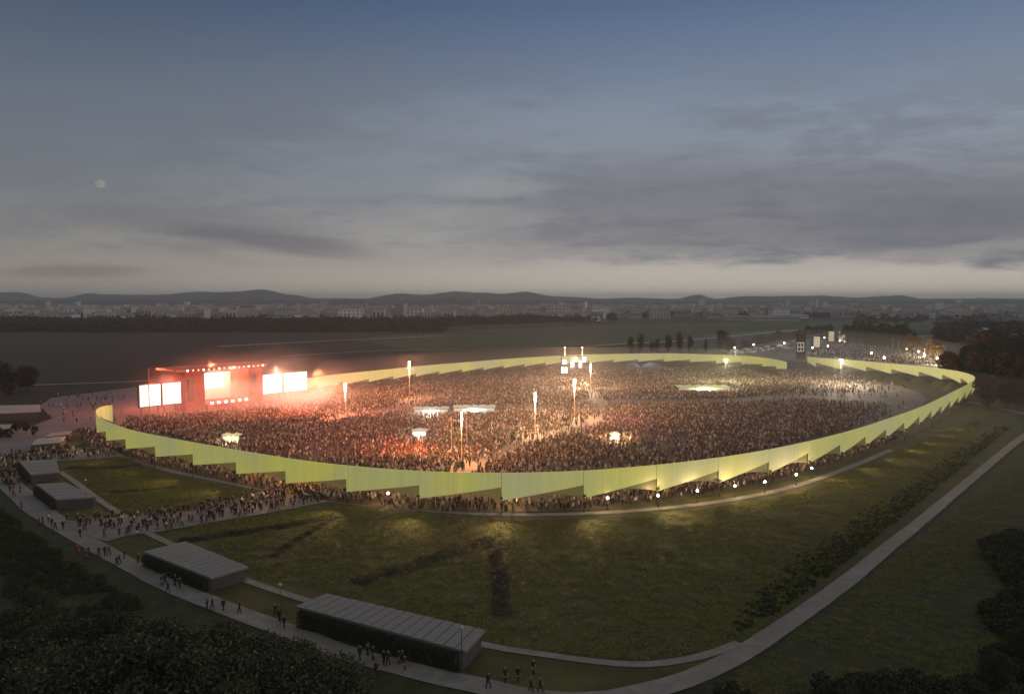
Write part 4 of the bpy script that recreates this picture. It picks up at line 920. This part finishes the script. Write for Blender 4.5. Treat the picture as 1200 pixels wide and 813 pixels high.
# ------------------------------------------------------------------ mid distance: trees, festival ground, cars
FT = [(leaf_cloud('crown', 1500, 4.2, 4.2, 5.0, .5, M_leaf_far, cz=7.5, clumps=22, seed=51 + k), trunk_mesh(4, .3, 2.6, 10, k)) for k in range(3)]
M_gold = leafmat('leaf_golden', (0.16, 0.10, 0.045), (0.34, 0.24, 0.11))
FG2 = [(leaf_cloud('crown', 1800, 4.6, 4.6, 4.8, .45, M_gold, cz=7.2, clumps=26, seed=65 + k), trunk_mesh(4, .3, 2.6, 10, k)) for k in range(2)]
FA = [(leaf_cloud('crown', 1500, 4.6, 4.6, 4.8, .5, M_leaf_autumn, cz=7.2, clumps=22, seed=61 + k), trunk_mesh(4, .3, 2.6, 10, k)) for k in range(2)]
PO = [(leaf_cloud('crown', 1200, 2.1, 2.1, 7.0, .5, M_leaf_far, cz=8.2, clumps=24, seed=71 + k), trunk_mesh(6, .3, 1.0, 13, k)) for k in range(2)]
def tree_px(px, yb, hpx, pair, native, label, group, name):
    b = at(px, yb); s = hpx * b.y / F / native
    r = tree(None, b.x, b.y, s, label, group, pair, name=name); return r
ORD = ['first', 'second', 'third', 'fourth', 'fifth', 'sixth', 'seventh', 'eighth', 'ninth', 'tenth', 'eleventh', 'twelfth', 'thirteenth', 'fourteenth', 'fifteenth', 'sixteenth', 'seventeenth', 'eighteenth', 'nineteenth', 'twentieth', 'twenty-first', 'twenty-second', 'twenty-third', 'twenty-fourth', 'twenty-fifth', 'twenty-sixth', 'twenty-seventh', 'twenty-eighth']
ordn = ['leftmost', 'second', 'third', 'fourth', 'fifth', 'sixth', 'seventh', 'rightmost']
for i, (px, hp) in enumerate([(739, 24), (751, 26), (764, 18), (770, 20), (783, 26), (796, 27), (809, 25), (827, 19)]):
    tree_px(px, 416, hp, PO[i % 2], 15.2, 'tall slender poplar, %s of the row behind the far wall' % ordn[i], 'row of poplars behind the far wall', 'poplar_tree')
tree_px(845, 412, 26, FT[0], 12.2, 'large round dark tree behind the far wall', None, 'round_tree')
tree_px(857, 411, 15, FT[1], 12.2, 'small dark tree right of the large round tree', None, 'round_tree')
k_ = 0
for px in range(872, 975, 5):
    yb = 412 - (px - 872) * .17 + R.uniform(-1, 1)
    tree_px(px, yb - 3, R.uniform(10, 15), FT[k_ % 3], 12.2, ORD[k_] + ' dark tree from the left in the loose row behind the parked cars', 'trees behind the parked cars', 'round_tree'); k_ += 1
for i in range(34):
    px = R.uniform(990, 1068); yb = R.uniform(396, 406) + (px - 990) * .07
    tree_px(px, yb, R.uniform(17, 23), FT[i % 3], 12.2, 'dark tree in the grove behind the festival crowd', 'dark grove behind the festival crowd', 'round_tree')
tree_px(1069, 419, 29, FG2[0], 12, 'floodlit golden tree left of the pair at the festival ground edge', None, 'golden_tree')
tree_px(1093, 425, 30, FG2[1], 12, 'floodlit golden tree right of the pair at the festival ground edge', None, 'golden_tree')
for i in range(70):
    while True:
        px = R.uniform(1108, 1240); yb = R.uniform(425, 462); q = at(px, yb)
        if not inpoly(q.x, q.y, [(p.x, p.y) for p in shrink(ring_poly, 1.13, cen)]) and not (px < 1150 and yb < 434): break
    tree_px(px, yb, R.uniform(26, 44), FA[i % 2] if R.random() < .45 else FT[i % 3], 12.2, 'tree in the autumn wood right of the arena', 'autumn wood right of the arena', 'wood_tree')
for i in range(16):
    px = R.uniform(1150, 1230); yb = R.uniform(462, 482)
    tree_px(px, yb, R.uniform(24, 34), FA[i % 2] if i % 3 else FT[i % 3], 12.2, 'tree at the edge of the autumn wood by the side path', 'edge of the autumn wood by the side path', 'wood_tree')
for i in range(18):
    px = R.uniform(-50, 34); yb = R.uniform(455, 474)
    tree_px(px, yb, R.uniform(20, 34), FT[i % 3], 12.2, 'dark tree in the copse at the left edge', 'dark copse at the left edge', 'round_tree')
for i in range(7):
    px = -20 + i * 10; tree_px(px, 512 + R.uniform(-6, 4), 14, FT[i % 3], 12.2, 'dark tree beside the small hut at the left edge', 'dark trees by the small hut', 'round_tree')
# parked vehicles
carpaint = [mat('car_paint_white', (.75, .74, .72), rough=.3), mat('car_paint_silver', (.45, .45, .46), rough=.3), mat('car_paint_dark', (.06, .06, .07), rough=.3)]
M_glass = mat('car_glass', (.02, .025, .03), rough=.1, spec=.6); M_tyre = mat('tyre', (.02, .02, .02))
def car_mesh(p, van):
    m = MB(); h = 2.1 if van else 1.0; L_ = 5 if van else 4.4
    m.box(-L_ / 2, -.9, .35, L_ / 2, .9, h)
    if not van:
        V = [(-1.6, -.8, 1.0), (1.2, -.8, 1.0), (1.2, .8, 1.0), (-1.6, .8, 1.0), (-1.1, -.7, 1.5), (.6, -.7, 1.5), (.6, .7, 1.5), (-1.1, .7, 1.5)]
        m.add(V, [(0, 1, 5, 4), (1, 2, 6, 5), (2, 3, 7, 6), (3, 0, 4, 7)], 1); m.add([V[i] for i in (4, 5, 6, 7)], [(0, 1, 2, 3)], 0)
    else: m.box(1.9, -.82, 1.25, 2.53, .82, 1.85, 1)
    for x in (-1.4, 1.4):
        for y in (-.92, .72): m.tube((x, y, .33), (x, y + .2, .33), .33, n=8, mi=2)
    return m.me('car', [p, M_glass, M_tyre])
CM = [car_mesh(carpaint[0], 1), car_mesh(carpaint[0], 0), car_mesh(carpaint[1], 0), car_mesh(carpaint[2], 0)]
CN = ['white parked van', 'white parked car', 'silver parked car', 'dark parked car']
for row in range(4):
    for i in range(17):
        t = i / 16; px = 852 + t * 88 + row * 3; py = 415.5 - t * 15.5 + row * 1.1 - 1.2
        if R.random() < .12: continue
        k = R.choice([0, 0, 1, 1, 2, 3]); b = at(px + R.uniform(-.8, .8), py, .32)
        obj('parked_vehicle', CM[k], loc=b, rz=R.choice([0, .2, 3.3]) + R.uniform(-.1, .1) + .5, label=CN[k] + ' in the rows beyond the far wall', cat='van' if k == 0 else 'car', group='%ss beyond the far wall' % CN[k])
# lit stall buildings and scaffold tower on the festival ground
M_lit = mat('lit_facade', (.6, .55, .45), em=(1, .80, .52), es=.42); M_dkwood = mat('brown_cladding', (.10, .075, .055), col2=(.07, .055, .04), scale=.5)
for px, yb, wp, hp, t in ((957, 408, 8, 14, 'nearest the scaffold tower'), (974, 401, 7, 13, 'middle of the three'), (987, 401, 9, 13, 'rightmost of the three')):
    b = at(px, yb, .3); w = wp * b.y / F; h = hp * b.y / F; r = empty('lit_block', b, label='tall narrow block with a warm lit front, ' + t, cat='building')
    obj('body', MB().box(-w / 2, .05, 0, w / 2, 6, h).me('body', M_dkwood), r); obj('lit_front', MB().box(-w / 2 + .3, -.1, .9, w / 2 - .3, .045, h - .3).me('lit_front', M_lit), r)
    obj('roof', MB().box(-w / 2 - .3, -.4, h, w / 2 + .3, 6.3, h + .35).me('roof', M_steel), r)
b = at(939, 421, .3); r = empty('scaffold_tower', b, label='brown scaffold gate tower with a small white lit frame in the wall gap', cat='tower')
sc_ = b.y / F
obj('body', MB().box(-4 * sc_, .3, 0, 5 * sc_, 4, 30 * sc_).me('body', M_dkwood), r)
m = MB()
for z in (9, 14, 19): m.box(-5 * sc_, -.1, z * sc_, 3 * sc_, .25, (z + 1.0) * sc_)
for x in (-5, -1.2, 2.2): m.box(x * sc_, -.12, 9 * sc_, (x + .8) * sc_, .24, 20 * sc_)
obj('lit_frame', m.me('lit_frame', mat('white_lit_frame', (.7, .7, .65), em=(1, .92, .75), es=.22)), r)
# festival lamps and masts
fl_g = MB().ball((0, 0, 4.1), .75, nu=8, nv=6).me('lamp_globe', glow('festival_globe', (1, .84, .6), 8)); fl_p = MB().tube((0, 0, 0), (0, 0, 3.6), .12, .09, n=5).box(-.3, -.3, 0, .3, .3, .1).me('lamp_pole', M_steel)
for i, (px, py, t, pw) in enumerate([(1021, 420, 'in the middle of the festival crowd, left of two', 1800), (1036, 426, 'in the middle of the festival crowd, right of two', 1800), (1062, 415, 'left of the first golden tree', 1800), (1076, 418, 'at the foot of the first golden tree', 9000), (1083, 423, 'beneath the tall pole', 5000), (1098, 427, 'at the foot of the second golden tree', 9000), (952, 413, 'by the scaffold tower', 900), (970, 411, 'before the lit blocks', 900), (966, 400, 'between the lit blocks', 900), (984, 404, 'at the right of the lit blocks', 900), (990, 405, 'farthest right by the lit blocks', 900), (919, 407, 'among the parked vehicles', 900), (883, 409, 'left among the parked vehicles', 900), (861, 413, 'behind the far wall at the start of the car rows', 900)]):
    b = at(px, py, .3); r = empty('festival_lamp', b, label='bright white globe lamp ' + t, cat='lamp', group='globe lamps beyond the far wall'); obj('lamp_pole', fl_p, r); obj('lamp_globe', fl_g, r)
    add_light('festival_light', 'POINT', (b.x, b.y - 1, 5.6), pw * 2.2, (1, .76, .48), radius=.6)
for px, yt, yb, t in ((1046, 396, 411, 'left of two before the dark grove'), (1053, 399, 412, 'right of two before the dark grove'), (1083, 406, 423, 'between the golden trees')):
    b = at(px, yb, .3); h = (yb - yt) * b.y / F; obj('flag_mast', MB().tube((0, 0, 0), (0, 0, h), .28, .2, n=5).box(-.5, -.5, 0, .5, .5, .3).ball((0, 0, h), .35, nu=6, nv=4).me('flag_mast', M_concrete), loc=b, label='pale tall mast ' + t, cat='mast')

# ------------------------------------------------------------------ town and far woods
M_w = [mat('plaster_white', (.75, .73, .70), col2=(.62, .60, .58), scale=.05), mat('plaster_grey', (.48, .46, .45), col2=(.38, .37, .36), scale=.05), mat('plaster_rose', (.62, .50, .44), col2=(.50, .42, .36), scale=.05)]
M_rt = mat('roof_tile', (.32, .23, .18)); M_rg = mat('roof_grey', (.42, .41, .40)); M_win = mat('window_dark', (.03, .035, .04), rough=.2)
def house_mesh(w, d, h, k, pitched, floors):
    m = MB(); m.box(-w / 2, -d / 2, 0, w / 2, d / 2, h)
    if pitched:
        e = .6; m.add([(-w / 2 - e, -d / 2 - e, h), (w / 2 + e, -d / 2 - e, h), (w / 2 + e, d / 2 + e, h), (-w / 2 - e, d / 2 + e, h), (-w / 2, 0, h + d * .28), (w / 2, 0, h + d * .28)], [(0, 1, 5, 4), (2, 3, 4, 5), (0, 4, 3), (1, 2, 5), (3, 2, 1, 0)], 1)
    else: m.box(-w / 2 - .3, -d / 2 - .3, h, w / 2 + .3, d / 2 + .3, h + .8, 2)
    for f in range(floors):
        z = h * (f + .35) / floors; n = max(2, int(w / 4))
        for i in range(n): m.box(-w / 2 + w * (i + .25) / n, -d / 2 - .12, z, -w / 2 + w * (i + .7) / n, -d / 2 + .02, z + h / floors * .4, 3)
    return m.me('house', [M_w[k], M_rt, M_rg, M_win])
HM = {'low tiled house': [house_mesh(14, 10, 6.5, k, True, 2) for k in range(3)], 'flat roofed block': [house_mesh(26, 13, 13, k, False, 4) for k in range(3)], 'high rise block': [house_mesh(19, 16, 33, k, False, 10) for k in range(2)], 'long low shed': [house_mesh(70, 26, 7, k, False, 1) for k in (0, 1)]}
nb = 0
def building(kind, px, yb, s=1.0, label=None, group=None, rz=None):
    global nb
    b = at(px, yb); o = obj('building', R.choice(HM[kind]), loc=b, rz=R.uniform(-.5, .5) if rz is None else rz); o.scale = (s, s, s)
    tag(o, label, 'building', group); nb += 1; return o
def zone(px): return 'left' if px < 300 else 'middle' if px < 700 else 'right'
for k in range(285):
    px = R.uniform(-20, 1220); yb = 352 + 45 * 900 / R.uniform(1560, 4300)
    if yb > 371 and px > 700: yb -= 4
    dd = 45 * 900 / (yb - 352)
    q = R.random(); kind = 'low tiled house' if q < .36 else 'flat roofed block' if q < .86 else 'high rise block' if q < .92 else 'long low shed'
    if pnoise(Vector((px * .012, yb * .1, 2))) < -.42: continue
    building(kind, px, yb, R.uniform(.9, 1.4) * (1.6 if kind != 'high rise block' else 1.0) * (.75 if kind == 'long low shed' else 1), '%s in the %s part of the distant town' % (kind, zone(px)), '%ss in the %s part of the distant town' % (kind, zone(px)))
for px, yb, kind, s, t in ((98, 372, 'high rise block', .75, 'pale high rise standing alone at the far left of the town'), (121, 375, 'high rise block', .9, 'high rise second from the left of the town'), (212, 372, 'high rise block', .8, 'slender tower left of the middle hills'), (373, 376, 'high rise block', .85, 'left of the twin towers left of centre'), (388, 376, 'high rise block', .85, 'right of the twin towers left of centre'), (519, 375, 'high rise block', .95, 'broad pale block below the double hill'), (565, 371, 'high rise block', .9, 'tower in the middle of the town'), (605, 369, 'high rise block', 1.0, 'left of the pair of towers below the central peak'), (613, 369, 'high rise block', .95, 'right of the pair of towers below the central peak'), (714, 369, 'high rise block', 1.1, 'dark edged tower right of the central peak'), (822, 362, 'high rise block', 1.7, 'wide tower below the small right hand peak'), (1123, 361, 'high rise block', 1.4, 'lone tower on the right skyline'),
                           (905, 376, 'long low shed', 1.5, 'long white hangar beyond the green field'), (868, 375, 'long low shed', 1.2, 'white hangar left of the longest hangar'), (925, 373, 'long low shed', 1.2, 'hangar half hidden at the right of the hangar row'), (570, 376, 'long low shed', .9, 'bright low roofed shed before the town woods'), (1107, 384, 'long low shed', .55, 'pale industrial hall right of the festival grove'), (1131, 381, 'long low shed', .4, 'small hall right of the pale industrial hall')):
    building(kind, px, yb, s, t, None, 0.0)
hp_ = []
for k in range(2600):
    px = R.uniform(-60, 1260); d = 1600 * (2.9 ** R.random())
    if px > 700: d = max(d, R.uniform(1900, 3000))
    if pnoise(Vector((px * .03, d * .003, 4))) > -.25: hp_.append(Vector(((px - 600) / F * d, d, 0)))
HS = [house_mesh(w, d_, h, k % 3, pit, 1) for k, (w, d_, h, pit) in enumerate(((16, 11, 8, True), (24, 13, 12, False), (15, 12, 16, False), (30, 14, 9, True), (18, 12, 11, True)))]
scatter('town_roofs', hp_, HS, label='dense spread of small pale houses filling the distant town', cat='houses', fill_scale=(.9, 1.7), rot=lambda: R.uniform(-.6, .6))
# factory roof at the right edge
b = at(1187, 401); r = empty('factory', b, label='low factory with a broad pale roof and square tower at the right edge', cat='factory')
obj('hall', MB().box(-24, 0, 0, 70, 60, 7).me('hall', M_w[1]), r); obj('roof', MB().box(-25, -1, 7, 71, 61, 8).me('roof', M_concrete), r); obj('tower', MB().box(-30, 4, 0, -24.2, 12, 15).me('tower', M_w[0]), r)
WD = [leaf_cloud('far_tree', 70, 7, 6, 6, 1.9, M_leaf_far, cz=5, clumps=8, seed=81 + k) for k in range(4)]
wp = []
for k in range(4200):
    px = R.uniform(-60, 720); d = R.uniform(1080, 1500)
    if px > 520: d = R.uniform(1300, 1700) + (px - 520) * 2
    wp.append(Vector(((px - 600) / F * d, d, 0)))
for k in range(5500):
    px = R.uniform(-80, 1280); d = 1500 * (3.4 ** R.random())
    if px > 700: d = max(d, 2000) if px < 1000 else max(d, 1500)
    if pnoise(Vector((px * .02, d * .0018, 6))) > -.02: wp.append(Vector(((px - 600) / F * d, d, 0)))
for k in range(900):
    px = R.uniform(1100, 1300); d = R.uniform(820, 1250); wp.append(Vector(((px - 600) / F * d, d, 0)))
scatter('distant_woods', wp, WD, label='dark woods and garden trees round the distant town', cat='woods', fill_scale=(.6, 1.5))
# hills
def hills(name, sil, d0, d1, seed, k=1.0):
    cols = 260; rows = 16; V = []; Fc = []
    def yy(px):
        for (a, ya), (b, yb) in zip(sil, sil[1:]):
            if a <= px <= b:
                t = (px - a) / (b - a); t = t * t * (3 - 2 * t); return ya + (yb - ya) * t
        return sil[-1][1]
    for i in range(cols + 1):
        px = -500 + 2200 * i / cols; hz = H - (yy(px) - HOR) * d1 / F
        for j in range(rows + 1):
            t = j / rows; d = d0 + (d1 - d0) * t * 1.35; prof = math.sin(min(t * 1.35, 1) * math.pi / 2) ** 1.4 if t * 1.35 <= 1 else 1 - (t * 1.35 - 1) * 1.8
            z = hz * prof * (1 + (.22 * pnoise(Vector((px * .02, d * .002, seed))) if .1 < t < .7 else 0)) + (5 * pnoise(Vector((px * .05, d * .004, seed))) + 4 * pnoise(Vector((px * .17, d * .01, seed))))
            V.append(((px - 600) / F * d, d, max(z, -.5) if t > 0 else -.5))
    for i in range(cols):
        for j in range(rows):
            a = i * (rows + 1) + j; Fc.append((a, a + rows + 1, a + rows + 2, a + 1))
    obj(name, mesh(name, V, Fc, M_hill, smooth=True), kind='structure')
hills('hills', [(-500, 345), (0, 343), (22, 342), (52, 348.5), (78, 349), (102, 344), (150, 346), (210, 344.5), (262, 342), (306, 339.5), (342, 345), (372, 349.5), (430, 349.5), (470, 343.5), (500, 345.5), (548, 342.5), (590, 344), (615, 341.5), (642, 347), (700, 350), (740, 348.5), (790, 350), (818, 345.5), (836, 350), (872, 347), (960, 346.5), (1000, 348.5), (1052, 346), (1082, 350), (1200, 349.5), (1700, 346)], 5200, 7600, 3)
hills('near_hills', [(-500, 352), (0, 353), (40, 352), (180, 351), (300, 352.5), (450, 351.5), (520, 350.5), (660, 352), (760, 354), (900, 353), (1060, 352.5), (1200, 352), (1700, 352)], 3900, 5100, 9)
# moon
moon = MB().ball((0, 0, 0), 1, nu=32, nv=20).me('moon', mat('moon_surface', (.1, .1, .1), em=(.165, .18, .178), es=1.0, col2=(.2, .2, .2), scale=1.0), smooth=True)
dm = 30000; u = (117 - 600) / F; v = (CY - 215) / F
md_ = Vector((u, math.cos(PITCH) + v * math.sin(PITCH), -math.sin(PITCH) + v * math.cos(PITCH))) * dm + Vector((0, 0, H))
o = obj('moon', moon, loc=md_, label='small pale moon low in the left of the sky', cat='moon'); o.scale = (dm * 5.2 / F,) * 3

# ------------------------------------------------------------------ smoke over the stage, and the haze of the whole place
def volume(name, dens, col, aniso=0.0):
    m = bpy.data.materials.new(name); m.use_nodes = True; nt = m.node_tree; nt.nodes.remove(nt.nodes['Principled BSDF'])
    v = nt.nodes.new('ShaderNodeVolumePrincipled'); v.inputs['Density'].default_value = dens; v.inputs['Color'].default_value = (*col, 1); v.inputs['Anisotropy'].default_value = aniso
    nt.links.new(v.outputs[0], nt.nodes['Material Output'].inputs['Volume']); return m
HAZE = True
def half_dome(seg=40, rings=14):
    V = []; Fc = []
    for j in range(rings):
        ph = (math.pi / 2) * j / rings
        for i in range(seg): t = 2 * math.pi * i / seg; V.append((math.cos(ph) * math.cos(t), math.cos(ph) * math.sin(t), math.sin(ph)))
    V.append((0, 0, 1)); l = len(V) - 1
    for j in range(rings - 1):
        for i in range(seg): a = j * seg; Fc.append((a + i, a + (i + 1) % seg, a + seg + (i + 1) % seg, a + seg + i))
    a = (rings - 1) * seg; Fc += [(a + i, a + (i + 1) % seg, l) for i in range(seg)]; Fc.append(tuple(range(seg - 1, -1, -1)))
    return V, Fc
dV, dF = half_dome()
def soft_smoke(name, dens, col):
    m = volume(name, dens, col, .1); nt = m.node_tree; v = [n for n in nt.nodes if n.type == 'PRINCIPLED_VOLUME'][0]
    tc = nt.nodes.new('ShaderNodeTexCoord'); ln = nt.nodes.new('ShaderNodeVectorMath'); ln.operation = 'LENGTH'; nt.links.new(tc.outputs['Object'], ln.inputs[0])
    mr = nt.nodes.new('ShaderNodeMapRange'); mr.interpolation_type = 'SMOOTHSTEP'; nt.links.new(ln.outputs['Value'], mr.inputs[0]); mr.inputs[1].default_value = 0.98; mr.inputs[2].default_value = 0.1
    nz = nt.nodes.new('ShaderNodeTexNoise'); nz.inputs['Scale'].default_value = 3.2; nz.inputs['Detail'].default_value = 3; nt.links.new(tc.outputs['Object'], nz.inputs[0])
    m2 = nt.nodes.new('ShaderNodeMapRange'); nt.links.new(nz.outputs[0], m2.inputs[0]); m2.inputs[1].default_value = .38; m2.inputs[2].default_value = .68; m2.inputs[4].default_value = 2.2
    mu = nt.nodes.new('ShaderNodeMath'); mu.operation = 'MULTIPLY'; nt.links.new(mr.outputs[0], mu.inputs[0]); nt.links.new(m2.outputs[0], mu.inputs[1])
    m3 = nt.nodes.new('ShaderNodeMath'); m3.operation = 'MULTIPLY'; nt.links.new(mu.outputs[0], m3.inputs[0]); m3.inputs[1].default_value = dens; nt.links.new(m3.outputs[0], v.inputs['Density'])
    return m
c_ = sw(SL * .52, -12, 0)
sm = obj('stage_smoke', mesh('stage_smoke', dV, dF, soft_smoke('stage_smoke_air', .020, (.95, .90, .88))), loc=(c_.x, c_.y, .4), rz=az, label='lit smoke drifting over the stage and the front crowd', cat='smoke', kind='stuff'); sm.scale = (SL * .80, 52, 30)
sm = obj('added_arena_smoke', mesh('added_arena_smoke', dV, dF, volume('added_arena_smoke_air', .00055, (.96, .94, .92), 0)), loc=(45, 318, .35), label='added thin smoke low over the arena crowd, for lamp halos', cat='smoke', kind='stuff'); sm.scale = (200, 190, 23)  # smoke added so that the arena lamps gain halos
sm = obj('added_festival_smoke', mesh('added_festival_smoke', dV, dF, volume('added_festival_smoke_air', .0011, (.96, .94, .92), 0)), loc=(250, 640, .45), label='added thin smoke low over the festival ground, for lamp halos', cat='smoke', kind='stuff'); sm.scale = (130, 125, 20)  # added likewise, spreads a glow round the festival lamps
if HAZE:
    obj('haze', MB().box(-13500, -200, -1, 13500, 13500, 150).me('haze', volume('haze_air', 1.25e-4, (.91, .95, .96))), kind='stuff')

# ------------------------------------------------------------------ tell look-alikes apart by their order in the picture
bpy.context.view_layer.update()
_by = {}
for o in bpy.data.objects:
    if o.parent is None and o.get('label') and o.get('group'): _by.setdefault(o['label'], []).append(o)
for lb, os_ in _by.items():
    if 2 <= len(os_) <= 28 and len(lb.split()) <= 13:
        os_.sort(key=lambda o: topx(o.location)[0])
        for i, o in enumerate(os_): o['label'] = '%s, %s from the left' % (lb, ORD[i]) if len(lb.split()) <= 12 else '%s from left, %s' % (ORD[i], lb)
